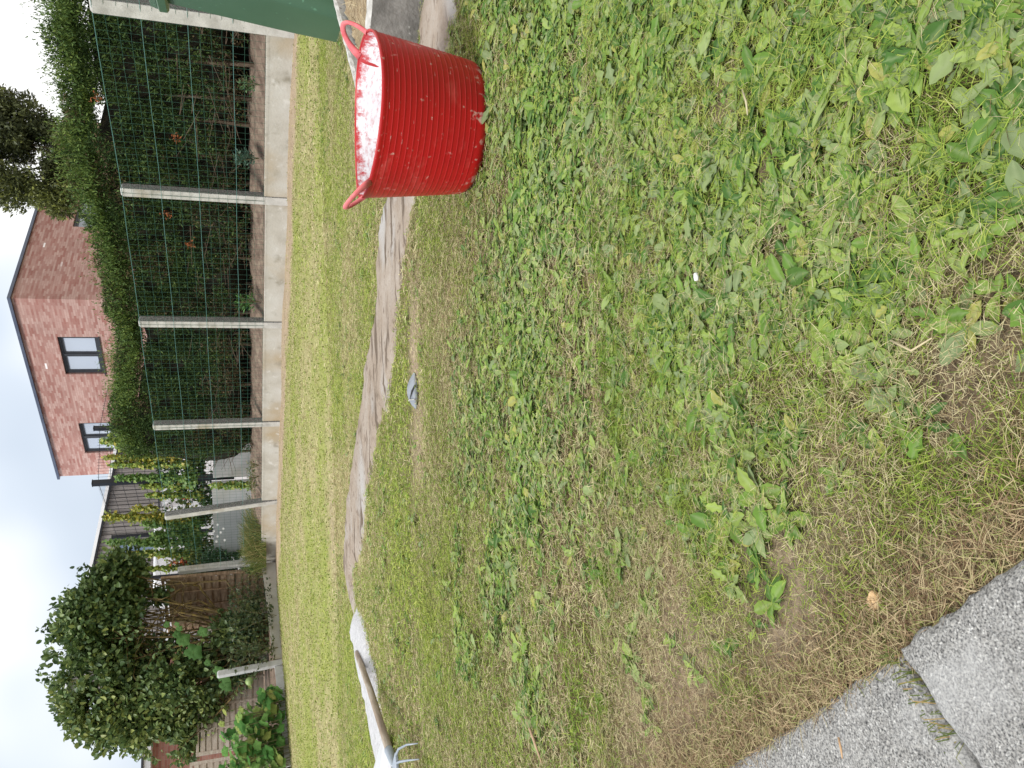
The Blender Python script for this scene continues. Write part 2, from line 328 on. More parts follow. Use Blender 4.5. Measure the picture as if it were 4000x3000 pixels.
# ------------------------------------------------------------------ broad-leaved weeds in the lawn
def rosettes():
    pts = []
    dens = weed_density
    X, Y = visible_xy(11500, .36, 2.4); k = RNG.random(len(X)) < dens(X, Y)*1.0; pts.append((X[k], Y[k]))
    X, Y = visible_xy(4200, 2.3, 6.5); k = RNG.random(len(X)) < dens(X, Y)*1.2; pts.append((X[k], Y[k]))
    X = np.concatenate([q[0] for q in pts]); Y = np.concatenate([q[1] for q in pts]); k = ~blocked(X, Y); return X[k], Y[k]
RX, RY = rosettes()
VV, FF, CCc = [], [], []; off = 0
SW = np.array([-1, -.5, 0, .5, 1.])
for x, y in zip(RX, RY):
    kind = random.random(); n = random.randint(4, 9); a0 = random.uniform(0, 2*PI); z0 = float(gz(x, y))
    size = random.uniform(.55, 1.15)*(1.0 if y < 1.6 else 1.15)
    hue = random.random()
    for j in range(n):
        az = a0+j*2.4+random.uniform(-.4, .4); L = size*random.uniform(.018, .046)*(1.02 if y < 1.15 else (1 if y < 2.2 else .85)); 
        if kind < .35: Wm = L*random.uniform(.17, .24); lob = 0.05; pw = 1.1      # plantain, rounded
        elif kind < .8: Wm = L*random.uniform(.11, .18); lob = random.uniform(.2, .5); pw = 1.6    # dandelion, toothed
        else: Wm = L*.20; L *= .6; lob = .03; pw = .8
        rows = 9; u = np.linspace(0, 1, rows)
        w = Wm*np.sin(PI*np.clip(u, .02, .99)**pw)**.8*(1+lob*np.sin(u*23+random.uniform(0, 6))); w[0] = Wm*.12; w[-1] = Wm*.05
        el = random.uniform(-.02, .40); droop = random.uniform(.05, .45); d = np.array([math.cos(az), math.sin(az)]); s = np.array([-d[1], d[0]])
        side = random.uniform(-.3, .3)
        cx = u*L*math.cos(el); cz = u*L*math.sin(el)-droop*L*u**2*.6+.007; lat = side*L*u**2
        P = np.zeros((rows, 5, 3)); tl = random.uniform(-.35, .35); wav = random.uniform(.05, .25)
        for k in range(5):
            P[:, k, 0] = x+d[0]*cx+s[0]*(lat+w*SW[k]); P[:, k, 1] = y+d[1]*cx+s[1]*(lat+w*SW[k])
            P[:, k, 2] = z0+cz+abs(SW[k])*w*.28+SW[k]*w*tl+w*wav*np.sin(u*17+k*2.)*abs(SW[k])
        P[..., 2] = np.maximum(P[..., 2], z0-.004+random.uniform(0, .004))
        pal = [(.065, .14, .032), (.14, .25, .045), (.28, .37, .085), (.25, .32, .13)]
        c = mixcol(pal, np.array([np.clip(hue+random.gauss(0, .25), 0, 1)]))[0]*random.uniform(.85, 1.15)
        if random.random() < .03: c = np.array([.36, .36, .10])
        if random.random() < .10: c = np.array([.20, .26, .12])
        ccol = np.tile(c, (rows, 5, 1)); ccol[:, 2] = c*.6+np.array([.32, .38, .2])*.4
        ccol *= RNG.uniform(.9, 1.1, (rows, 5, 1))
        ii = np.arange(rows-1)[:, None]*5+np.arange(4)[None]; ii = ii.ravel()
        VV.append(P.reshape(-1, 3)); FF.append(np.stack([ii, ii+1, ii+6, ii+5], 1)+off); CCc.append(ccol.reshape(-1, 3)); off += rows*5
tag(mesh('broad_leaved_weeds', np.concatenate(VV), np.concatenate(FF), M_weed, None, np.concatenate(CCc), True), 'dandelion and plantain leaves growing low among the grass', 'weeds', kind='stuff')

# ------------------------------------------------------------------ concrete materials
M_conc = material('pale_concrete', [(.3, (.34, .33, .30)), (.5, (.46, .45, .42)), (.7, (.55, .54, .51))], 7, 6, .9, .3, 60, sub=[((.30, .25, .17), 2.2, .56, .72), ((.25, .25, .24), 90, .62, .72)])
M_concd = material('dark_aggregate', [(.35, (.10, .10, .10)), (.5, (.22, .22, .22)), (.65, (.42, .42, .41))], 90, 3, .9, .7, 90)
M_board = material('stained_concrete', [(.3, (.36, .34, .29)), (.5, (.45, .43, .38)), (.7, (.50, .49, .45))], 3, 7, .9, .35, 40, sub=[((.38, .31, .21), 1.3, .50, .70), ((.22, .20, .15), 5.1, .60, .78), ((.56, .55, .51), 9, .6, .75)])
M_strip = material('old_footing', [(.3, (.14, .105, .075)), (.45, (.28, .225, .175)), (.72, (.37, .325, .28))], 4, 9, .95, .8, 60, rough_noise=.75, sub=[((.37, .355, .335), 2.3, .52, .66), ((.12, .09, .065), 5, .56, .64, (.6, 3.0, 1)), ((.16, .12, .09), 22, .6, .7)])
M_strip2 = material('grey_footing', [(.3, (.33, .33, .33)), (.5, (.45, .45, .46)), (.7, (.55, .55, .55))], 30, 8, .95, .6, 90, rough_noise=.75, sub=[((.25, .22, .18), 40, .66, .76)])
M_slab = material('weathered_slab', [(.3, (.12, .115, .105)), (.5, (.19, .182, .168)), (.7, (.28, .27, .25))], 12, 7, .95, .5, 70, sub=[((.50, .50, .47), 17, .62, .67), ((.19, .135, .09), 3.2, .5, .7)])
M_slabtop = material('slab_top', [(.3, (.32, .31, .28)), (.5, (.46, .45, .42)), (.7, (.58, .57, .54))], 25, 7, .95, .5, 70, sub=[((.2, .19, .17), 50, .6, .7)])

def polysheet(name, P, zoff, h, mat, res=.03):
    """uneven low slab filling polygon P, top following the ground"""
    P = np.array(P); x0, y0 = P.min(0)-.05; x1, y1 = P.max(0)+.05
    gx = np.arange(x0, x1, res); gy = np.arange(y0, y1, res); A, B = np.meshgrid(gx, gy)
    inside = inpoly(A, B, [tuple(q) for q in P])
    # distance to the edge, for a crumbling border
    dmin = np.full(A.shape, 9.)
    for i in range(len(P)):
        p, q = P[i], P[(i+1) % len(P)]; d = q-p; tt = np.clip(((A-p[0])*d[0]+(B-p[1])*d[1])/(d@d+1e-9), 0, 1)
        dmin = np.minimum(dmin, np.hypot(A-p[0]-tt*d[0], B-p[1]-tt*d[1]))
    sgn = np.where(inside, dmin, -dmin)+(fbm(A*9, B*9, 4, 88)-.5)*.13
    Z = g0(A, B)+zoff+np.clip(sgn/.05, -1, 1)*h+(fbm(A*14, B*14, 3, 90)-.5)*.012
    n_, m_ = A.shape; ii = (np.arange(n_-1)[:, None]*m_+np.arange(m_-1)[None]).ravel()
    Fq = np.stack([ii, ii+1, ii+m_+1, ii+m_], 1)
    ok = (sgn.ravel()[Fq] > -.05).any(1)
    return mesh(name, np.stack([A, B, Z], -1).reshape(-1, 3), Fq[ok], mat, None, None, True)
s1 = tag(polysheet('footing_strip', STRIP, .004, .022, M_strip), 'long dusty strip of old concrete footing crossing the lawn behind the red tub', 'concrete strip')
s2 = tag(polysheet('footing_strip', STRIP2, .006, .022, M_strip2), 'short grey strip of bare concrete under the wooden handle and white sheet', 'concrete strip')

# old slab on edge at the right, with straw covered soil behind
def slabline(name, A, B, th, z0, z1, back, mats, lab, cat):
    A = np.array(A); B = np.array(B); d = B-A; L = np.linalg.norm(d); d /= L; nrm = np.array([-d[1], d[0]])
    if nrm[1] < 0: nrm = -nrm
    n = 40; V = []; 
    prof = [(0.008, z0), (0, z1-.012), (.008, z1-.002), (th-.01, z1), (th, z1-.012), (th, z0)]
    for i in range(n+1):
        p = A+d*L*i/n
        for k, (o, z) in enumerate(prof):
            w = (random.random()-.5)*.006
            V.append((*(p+nrm*(o+w)), z+(random.random()-.5)*.004))
    Fc = [(i*6+k, i*6+k+1, (i+1)*6+k+1, (i+1)*6+k) for i in range(n) for k in range(5)]+[tuple(range(6)), tuple(n*6+k for k in range(6))]
    o = mesh(name, V, Fc, mats[0]); o.data.materials.append(mats[1])
    for pl in o.data.polygons:
        if pl.index % 5 in (1, 2, 3) and pl.index < n*5: pl.material_index = 1
    return tag(o, lab, cat)
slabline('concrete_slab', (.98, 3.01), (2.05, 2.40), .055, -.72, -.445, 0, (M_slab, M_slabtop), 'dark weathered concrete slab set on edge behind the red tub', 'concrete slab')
slabline('concrete_slab', (1.15, 2.99+.02), (2.35, 4.25), .03, -.70, -.435, 0, (M_slabtop, M_slabtop), 'thin concrete edging slab between straw and green bin', 'concrete slab')
M_straw = material('straw_soil', [(.3, (.14, .09, .05)), (.5, (.30, .23, .14)), (.7, (.46, .38, .25))], 18, 9, .95, 1.0, 60, rough_noise=.8, stretch=(1, 2.5, 1))
A_ = np.array([(1.02, 3.04), (2.1, 2.44), (2.5, 4.2), (2.3, 4.15), (1.17, 3.02)])
xs_ = lin(0, 1, 60); q0 = np.array((1.06, 3.02)); q1 = np.array((2.10, 2.42)); q2 = np.array((1.17, 3.0)); q3 = np.array((2.36, 4.24))
SS, TT = np.meshgrid(xs_, xs_)
PX = (q0[0]+(q1[0]-q0[0])*SS)*(1-TT)+(q2[0]+(q3[0]-q2[0])*SS)*TT; PY = (q0[1]+(q1[1]-q0[1])*SS)*(1-TT)+(q2[1]+(q3[1]-q2[1])*SS)*TT
PZ = -.475+(fbm(PX*14, PY*14, 4, 95)-.5)*.05
ii = (np.arange(59)[:, None]*60+np.arange(59)[None]).ravel()
tag(mesh('straw_bed', np.stack([PX, PY, PZ], -1).reshape(-1, 3), np.stack([ii, ii+1, ii+61, ii+60], 1), M_straw, None, None, True), 'dry straw covered soil between two concrete slabs', 'soil', kind='structure')

n = 3600; X = RNG.uniform(1.05, 2.35, n); Y = RNG.uniform(2.4, 4.1, n); ok = inpoly(X, Y, [tuple(q0), tuple(q1), tuple(q3), tuple(q2)]); X, Y = X[ok], Y[ok]; n = len(X)
az = RNG.normal(-.5, .8, n); D = np.stack([np.cos(az), np.sin(az), RNG.normal(.1, .25, n)], 1); S = np.stack([-np.sin(az), np.cos(az), np.zeros(n)], 1); L = RNG.uniform(.02, .07, n); w = .0012
B = np.stack([X, Y, np.full(n, -.468)], 1); P1 = B+D*(L*.5)[:, None]; P2 = B+D*L[:, None]+S*RNG.normal(0, .008, (n, 1))
V = np.stack([B-S*w, B+S*w, P1-S*w, P1+S*w, P2-S*w*.3, P2+S*w*.3], 1).reshape(-1, 3); b = np.arange(n)[:, None]*6
tag(mesh('straw', V, np.concatenate([b+np.array([[0, 1, 3, 2]]), b+np.array([[2, 3, 5, 4]])]), M_dry, None, np.repeat(mixcol([(.16, .11, .06), (.42, .34, .2), (.55, .47, .3)], RNG.random(n)), 6, 0)), 'dry straw scattered between the two concrete slabs', 'straw', kind='stuff')
# ------------------------------------------------------------------ pavers
def paver_mat():
    M = bpy.data.materials.new('washed_aggregate'); M.use_nodes = True; t = M.node_tree; p = t.nodes['Principled BSDF']; p.inputs['Roughness'].default_value = .85
    tcn = N(t, 'ShaderNodeTexCoord'); 
    nn = N(t, 'ShaderNodeTexNoise'); nn.inputs['Scale'].default_value = 90; t.links.new(tcn.outputs['Object'], nn.inputs[0])
    va = N(t, 'ShaderNodeVectorMath', operation='MULTIPLY_ADD'); va.inputs[1].default_value = (.003,)*3; t.links.new(nn.outputs['Color'], va.inputs[0]); t.links.new(tcn.outputs['Object'], va.inputs[2])
    v1 = N(t, 'ShaderNodeTexVoronoi'); v1.inputs['Scale'].default_value = 260; t.links.new(va.outputs[0], v1.inputs['Vector'])
    bw = N(t, 'ShaderNodeSeparateXYZ'); t.links.new(v1.outputs['Color'], bw.inputs[0])
    r = N(t, 'ShaderNodeValToRGB'); t.links.new(bw.outputs[0], r.inputs[0]); el = r.color_ramp.elements
    for i, (q, c) in enumerate([(0, (.045, .045, .045)), (.14, (.12, .12, .118)), (.45, (.205, .203, .198)), (.74, (.28, .278, .27)), (.92, (.33, .29, .24)), (1, (.52, .52, .51))]):
        k = el[0] if i == 0 else (el[1] if i == 5 else el.new(q)); k.position = q; k.color = (*c, 1)
    n2 = N(t, 'ShaderNodeTexNoise'); n2.inputs['Scale'].default_value = 330; n2.inputs['Detail'].default_value = 6; n2.inputs['Roughness'].default_value = .7; t.links.new(tcn.outputs['Object'], n2.inputs[0])
    m1 = N(t, 'ShaderNodeMixRGB', blend_type='MIX'); mr = N(t, 'ShaderNodeMapRange'); mr.inputs[1].default_value = .34; mr.inputs[2].default_value = .54; mr.inputs[4].default_value = .92; t.links.new(n2.outputs[0], mr.inputs[0]); t.links.new(mr.outputs[0], m1.inputs[0])
    t.links.new(r.outputs[0], m1.inputs[1]); m1.inputs[2].default_value = (.25, .245, .235, 1)
    n6 = N(t, 'ShaderNodeTexNoise'); n6.inputs['Scale'].default_value = 420; n6.inputs['Detail'].default_value = 2; t.links.new(tcn.outputs['Object'], n6.inputs[0])
    r6 = N(t, 'ShaderNodeValToRGB'); t.links.new(n6.outputs[0], r6.inputs[0]); r6.color_ramp.elements[0].position = .32; r6.color_ramp.elements[0].color = (.25, .25, .25, 1); r6.color_ramp.elements[1].position = .70; r6.color_ramp.elements[1].color = (1.7, 1.68, 1.62, 1); q_ = r6.color_ramp.elements.new(.45); q_.color = (.95, .95, .94, 1)
    m6 = N(t, 'ShaderNodeMixRGB', blend_type='MULTIPLY'); m6.inputs[0].default_value = 1; t.links.new(m1.outputs[0], m6.inputs[1]); t.links.new(r6.outputs[0], m6.inputs[2]); m1 = m6
    n4 = N(t, 'ShaderNodeTexNoise'); n4.inputs['Scale'].default_value = 7; n4.inputs['Detail'].default_value = 3; t.links.new(tcn.outputs['Object'], n4.inputs[0])
    mr2 = N(t, 'ShaderNodeMapRange'); mr2.inputs[1].default_value = .56; mr2.inputs[2].default_value = .70; mr2.inputs[4].default_value = .55; t.links.new(n4.outputs[0], mr2.inputs[0])
    m2 = N(t, 'ShaderNodeMixRGB'); t.links.new(mr2.outputs[0], m2.inputs[0]); t.links.new(m1.outputs[0], m2.inputs[1]); m2.inputs[2].default_value = (.50, .50, .49, 1)
    t.links.new(m2.outputs[0], p.inputs['Base Color'])
    b = N(t, 'ShaderNodeBump'); b.inputs['Strength'].default_value = .6; b.inputs['Distance'].default_value = .003; t.links.new(v1.outputs['Distance'], b.inputs['Height'])
    b2 = N(t, 'ShaderNodeBump'); b2.inputs['Strength'].default_value = .7; b2.inputs['Distance'].default_value = .004; t.links.new(n2.outputs[0], b2.inputs['Height']); t.links.new(b.outputs[0], b2.inputs['Normal']); t.links.new(b2.outputs[0], p.inputs['Normal'])
    return M
M_pav = paver_mat()
def paver(o0, e, f, le, lf, z, lab):
    """slab from corner o0 along e (le) and f (lf), with a worn rounded rim"""
    n = 60; V = []
    us = np.concatenate([[0, .004, .012], lin(.03, le-.03, n), [le-.012, le-.004, le]]); vs = np.concatenate([[0, .004, .012], lin(.03, lf-.03, n), [lf-.012, lf-.004, lf]])
    Uu, Vv = np.meshgrid(us, vs); edge = np.minimum(np.minimum(Uu, le-Uu), np.minimum(Vv, lf-Vv))
    zz = z-.007*np.clip(1-edge/.012, 0, 1)**2
    jx = (fbm(Uu*70, Vv*70, 3, 12)-.5)*.012*(edge < .005); 
    X = o0[0]+e[0]*(Uu+jx)+f[0]*(Vv+jx); Y = o0[1]+e[1]*(Uu+jx)+f[1]*(Vv+jx)
    zz = zz+(fbm(Uu*90, Vv*90, 3, 14)-.5)*.0022-(fbm(Uu*40, Vv*40, 3, 15) > .66)*(edge < .02)*.003
    a, b = Uu.shape; ii = (np.arange(a-1)[:, None]*b+np.arange(b-1)[None]).ravel()
    top = np.stack([X, Y, zz], -1).reshape(-1, 3); Fc = [tuple(q) for q in np.stack([ii, ii+1, ii+b+1, ii+b], 1)]
    ring = list(range(b))+[r*b+b-1 for r in range(1, a)]+[(a-1)*b+c for c in range(b-2, -1, -1)]+[r*b for r in range(a-2, 0, -1)]
    V = [tuple(v) for v in top]; base = len(V)
    for q in ring: V.append((top[q][0], top[q][1], z-.06))
    m_ = len(ring)
    for k in range(m_): Fc.append((ring[k], base+k, base+(k+1) % m_, ring[(k+1) % m_]))
    o = mesh('paving_slab', V, Fc, M_pav, None, smoothf=True)
    return tag(o, lab, 'paving slab', 'concrete slabs in the near corner')
PFd = np.array([-.655, -.756])
paver(np.array([-.2800, .6115])-PE*.50, PE, PFd, .50, .50, -.622, 'grey washed aggregate slab with a pale white stain, left of the joint')
paver(np.array([-.272, .603]), PE, PFd, .50, .50, -.612, 'grey washed aggregate slab standing slightly higher, right of the grassy joint')
# grass tuft growing in the joint
n = 130; s_ = RNG.uniform(0.0, .095, n); base = np.array([-.276, .607])+PFd*s_[:, None]
D = np.stack([np.full(n, -.45)+RNG.normal(0, .35, n), np.full(n, .75)+RNG.normal(0, .35, n), RNG.uniform(.12, .8, n)], 1); L = RNG.uniform(.015, .052, n); 
D = unit(D); S = unit(np.cross(D, np.array([0, 0, 1.])))
B = np.column_stack([base, np.full(n, -.640)]); P1 = B+D*(L*.55)[:, None]; P2 = B+D*L[:, None]; P2[:, 2] -= L*.28; P1[:, 2] += .010; w = .0005
V = np.stack([B-S*w, B+S*w, P1-S*w, P1+S*w, P2-S*w*.2, P2+S*w*.2], 1).reshape(-1, 3); b = np.arange(n)[:, None]*6
c = mixcol([(.09, .13, .03), (.17, .20, .05), (.40, .28, .13)], RNG.random(n)**1.6)
tag(mesh('grass_tuft', V, np.concatenate([b+np.array([[0, 1, 3, 2]]), b+np.array([[2, 3, 5, 4]])]), M_grass, None, np.repeat(c, 6, 0)), 'thin dark green grass tuft growing from the joint between paving slabs', 'grass tuft')

# straw thatch overhanging the paving edge
n = 15000; s_ = RNG.uniform(-.62, .30, n); ac = np.abs(RNG.normal(0, .04, n))*RNG.choice([1, 1, 1, -.12], n)
X = PAVE_O[0]+PE[0]*s_+.756*ac; Y = PAVE_O[1]+PE[1]*s_+.655*ac; az = RNG.uniform(0, 2*PI, n); el = RNG.uniform(-.1, .5, n)
D = np.stack([np.cos(az)*np.cos(el), np.sin(az)*np.cos(el), np.sin(el)], 1); S = np.stack([-np.sin(az), np.cos(az), np.zeros(n)], 1); L = RNG.uniform(.008, .030, n)
B = np.stack([X, Y, -.648+RNG.uniform(0, .026, n)], 1); bend = RNG.normal(0, .3, n)[:, None]*S*L[:, None]
P1 = B+D*(L*.5)[:, None]+bend*.3; P2 = B+D*L[:, None]+bend; w = RNG.uniform(.0002, .00045, n)[:, None]
V = np.stack([B-S*w, B+S*w, P1-S*w, P1+S*w, P2-S*w*.3, P2+S*w*.3], 1).reshape(-1, 3); b = np.arange(n)[:, None]*6
c = mixcol([(.10, .06, .035), (.24, .16, .09), (.50, .40, .24), (.20, .25, .06)], RNG.random(n))
tag(mesh('dead_grass', V, np.concatenate([b+np.array([[0, 1, 3, 2]]), b+np.array([[2, 3, 5, 4]])]), M_dry, None, np.repeat(c, 6, 0)), 'brown dead grass matted along the edge of the paving slabs', 'dead grass', kind='stuff')

# ------------------------------------------------------------------ red flexible tub
def tub():
    t = thing('plastic_tub', 'red flexible plastic tub with white lime stained inside, standing on the lawn', 'tub', loc=(BUCK[0], BUCK[1], -.645))
    M = bpy.data.materials.new('red_plastic'); M.use_nodes = True; T = M.node_tree; p = T.nodes['Principled BSDF']; p.inputs['Roughness'].default_value = .42; p.inputs['Specular IOR Level'].default_value = .45
    tcn = N(T, 'ShaderNodeTexCoord')
    def nz(sc, st, lo, hi, d=5):
        mp = N(T, 'ShaderNodeMapping'); mp.inputs['Scale'].default_value = st; T.links.new(tcn.outputs['Object'], mp.inputs[0])
        n = N(T, 'ShaderNodeTexNoise'); n.inputs['Scale'].default_value = sc; n.inputs['Detail'].default_value = d; n.inputs['Roughness'].default_value = .65; T.links.new(mp.outputs[0], n.inputs[0])
        r = N(T, 'ShaderNodeMapRange'); r.inputs[1].default_value = lo; r.inputs[2].default_value = hi; T.links.new(n.outputs[0], r.inputs[0]); return r.outputs[0]
    def mix(a, f, c):
        m = N(T, 'ShaderNodeMixRGB'); T.links.new(f, m.inputs[0]); m.inputs[2].default_value = (*c, 1)
        if hasattr(a, 'is_linked'): T.links.new(a, m.inputs[1])
        else: m.inputs[1].default_value = (*a, 1)
        return m.outputs[0]
    c = mix((.42, .006, .008), nz(4, (1, 1, 1), .4, .7), (.34, .007, .009))
    c = mix(c, nz(22, (1, 1, .6), .66, .72), (.56, .16, .15))
    c = mix(c, nz(60, (.4, .4, 2.5), .66, .72), (.62, .33, .30)); c = mix(c, nz(9, (1, 1, 1.5), .56, .8), (.50, .07, .06))
    # dusty scuffing near the foot
    sp = N(T, 'ShaderNodeSeparateXYZ'); T.links.new(tcn.outputs['Object'], sp.inputs[0])
    zr = N(T, 'ShaderNodeMapRange'); zr.inputs[1].default_value = .07; zr.inputs[2].default_value = .0; zr.inputs[3].default_value = 0; zr.inputs[4].default_value = .16; T.links.new(sp.outputs[2], zr.inputs[0])
    mm = N(T, 'ShaderNodeMath', operation='ADD'); n5 = N(T, 'ShaderNodeTexNoise'); n5.inputs['Scale'].default_value = 45; n5.inputs['Detail'].default_value = 6; T.links.new(tcn.outputs['Object'], n5.inputs[0])
    T.links.new(n5.outputs[0], mm.inputs[0]); T.links.new(zr.outputs[0], mm.inputs[1]); r5 = N(T, 'ShaderNodeMapRange'); r5.inputs[1].default_value = .66; r5.inputs[2].default_value = .74; T.links.new(mm.outputs[0], r5.inputs[0])
    c = mix(c, r5.outputs[0], (.52, .30, .25))
    T.links.new(c, p.inputs['Base Color'])
    MI = bpy.data.materials.new('lime_stained_inside'); MI.use_nodes = True; T = MI.node_tree; p = T.nodes['Principled BSDF']; p.inputs['Roughness'].default_value = .8
    tcn = N(T, 'ShaderNodeTexCoord')
    c = mix((.86, .86, .87), nz(6, (1, 1, 1), .35, .7), (.62, .63, .66))
    c = mix(c, nz(45, (1, 1, 2.5), .50, .68), (.58, .34, .35)); c = mix(c, nz(16, (1, 1, 1.6), .60, .74), (.42, .06, .06))
    c = mix(c, nz(9, (4, 4, .6), .645, .665, 2), (.42, .03, .03))
    sp = N(T, 'ShaderNodeSeparateXYZ'); T.links.new(tcn.outputs['Object'], sp.inputs[0])
    zr = N(T, 'ShaderNodeMapRange'); zr.inputs[1].default_value = .27; zr.inputs[2].default_value = .325; zr.inputs[3].default_value = 0; zr.inputs[4].default_value = .24; T.links.new(sp.outputs[2], zr.inputs[0])
    n5 = N(T, 'ShaderNodeTexNoise'); n5.inputs['Scale'].default_value = 26; n5.inputs['Detail'].default_value = 7; n5.inputs['Roughness'].default_value = .75; T.links.new(tcn.outputs['Object'], n5.inputs[0])
    mm = N(T, 'ShaderNodeMath', operation='ADD'); T.links.new(n5.outputs[0], mm.inputs[0]); T.links.new(zr.outputs[0], mm.inputs[1]); r5 = N(T, 'ShaderNodeMapRange'); r5.inputs[1].default_value = .58; r5.inputs[2].default_value = .72; T.links.new(mm.outputs[0], r5.inputs[0])
    c = mix(c, r5.outputs[0], (.50, .05, .055)); T.links.new(c, p.inputs['Base Color'])
    MH = material('faded_red_rim', [(.35, (.62, .10, .11)), (.6, (.72, .19, .20))], 20, 5, .5, .1, 60)
    H = .315; nseg = 120
    def radius(z, th):
        u = z/H; r = .181+(.224-.181)*u**.9
        if z < .03: r -= (.03-z)**2/.03*.75
        r *= 1+.012*math.cos(2*(th-.5))*u+.004*math.sin(3*th+1)*u
        return r
    def lift(z, th): return .006*max(0, z/H)**3*math.cos(2*(th-HA))  # rim pulled up a little at the handles
    HA = R_(8)
    zs = [0.0, .002, .006, .012, .02, .03]
    nr = 17
    for k in range(nr):
        z0 = .034+k*(H-.05)/nr; z1 = .034+(k+1)*(H-.05)/nr
        zs += [z0+.001, (z0+z1)/2, z1-.0026, z1-.0018, z1-.0009, z1-.0002]
    zs += [H-.012, H-.006, H]
    ridge = set(); V = []; rows = []
    for z in sorted(zs):
        q = (z-.034)/((H-.05)/nr); fr = q-math.floor(q); rid = .0005 if (.034 < z < H-.016 and .88 < fr < .96) else 0
        rad_ = .0025 if z > H-.013 else 0
        rows.append([(radius(z, 2*PI*k/nseg)+rid+rad_, z+lift(z, 2*PI*k/nseg), 2*PI*k/nseg) for k in range(nseg)])
    for row in rows: V += [(r*math.cos(a), r*math.sin(a), z) for r, z, a in row]
    m_ = len(rows); Fc = [(i*nseg+k, i*nseg+(k+1) % nseg, (i+1)*nseg+(k+1) % nseg, (i+1)*nseg+k) for i in range(m_-1) for k in range(nseg)]
    Fc.append(tuple(range(nseg))[::-1])
    # rolled rim lip to the inside
    b0 = (m_-1)*nseg
    for dr, dz in ((-.003, .0015), (-.006, 0), (-.0065, -.006)):
        V += [((radius(H, 2*PI*k/nseg)+.0025+dr)*math.cos(2*PI*k/nseg), (radius(H, 2*PI*k/nseg)+.0025+dr)*math.sin(2*PI*k/nseg), H+dz+lift(H, 2*PI*k/nseg)) for k in range(nseg)]
    for i in range(3): Fc += [(b0+i*nseg+k, b0+i*nseg+(k+1) % nseg, b0+(i+1)*nseg+(k+1) % nseg, b0+(i+1)*nseg+k) for k in range(nseg)]
    mesh('tub_body', V, Fc, M, t, smoothf=True)
    # inside
    V = []; zi = [H-.003]+list(np.linspace(H-.012, .02, 14))+[.012]
    for z in zi: V += [((radius(z, 2*PI*k/nseg)-.0045)*math.cos(2*PI*k/nseg), (radius(z, 2*PI*k/nseg)-.0045)*math.sin(2*PI*k/nseg), z+lift(z, 2*PI*k/nseg)) for k in range(nseg)]
    Fc = [(i*nseg+k, (i+1)*nseg+k, (i+1)*nseg+(k+1) % nseg, i*nseg+(k+1) % nseg) for i in range(len(zi)-1) for k in range(nseg)]
    Fc.append(tuple((len(zi)-1)*nseg+k for k in range(nseg)))
    mesh('inner_lining', V, Fc, MI, t, smoothf=True)
    # loop handles
    for a0, out_ in ((HA, .040), (PI+HA, .044)):
        P = []; nP = 22
        for k in range(nP+1):
            u = k/nP; an = a0+(u-.5)*.54; ph = math.sin(PI*u)**.62
            r = .224+out_*ph; z = H-.004+.056*ph+lift(H, an)
            P.append((r*math.cos(an), r*math.sin(an), z))
        V = []; Fc = []; n = 10
        for i, pt in enumerate(P):
            pt = np.array(pt); tg = unit(np.array(P[min(i+1, nP)])-np.array(P[max(i-1, 0)])); rad = unit(np.array([pt[0], pt[1], 0])*.5+np.array([0, 0, -.02]))
            bn = unit(np.cross(tg, rad)); rad = np.cross(bn, tg); th = .0045+.002*abs(2*i/nP-1)**2; wd = .0078+.008*abs(2*i/nP-1)**5
            for k in range(n):
                q = 2*PI*k/n; V.append(pt+rad*th*math.cos(q)+bn*wd*math.sin(q))
        for i in range(nP):
            for k in range(n): Fc.append((i*n+k, i*n+(k+1) % n, (i+1)*n+(k+1) % n, (i+1)*n+k))
        Fc += [tuple(range(n)), tuple(nP*n+k for k in range(n))]
        mesh('loop_handle', V, Fc, MH, t, smoothf=True)
    t.rotation_euler = (R_(1.0), R_(1.2), 0); t.scale = (1.01,)*3; t.location.z = -.654
    return t
tub()

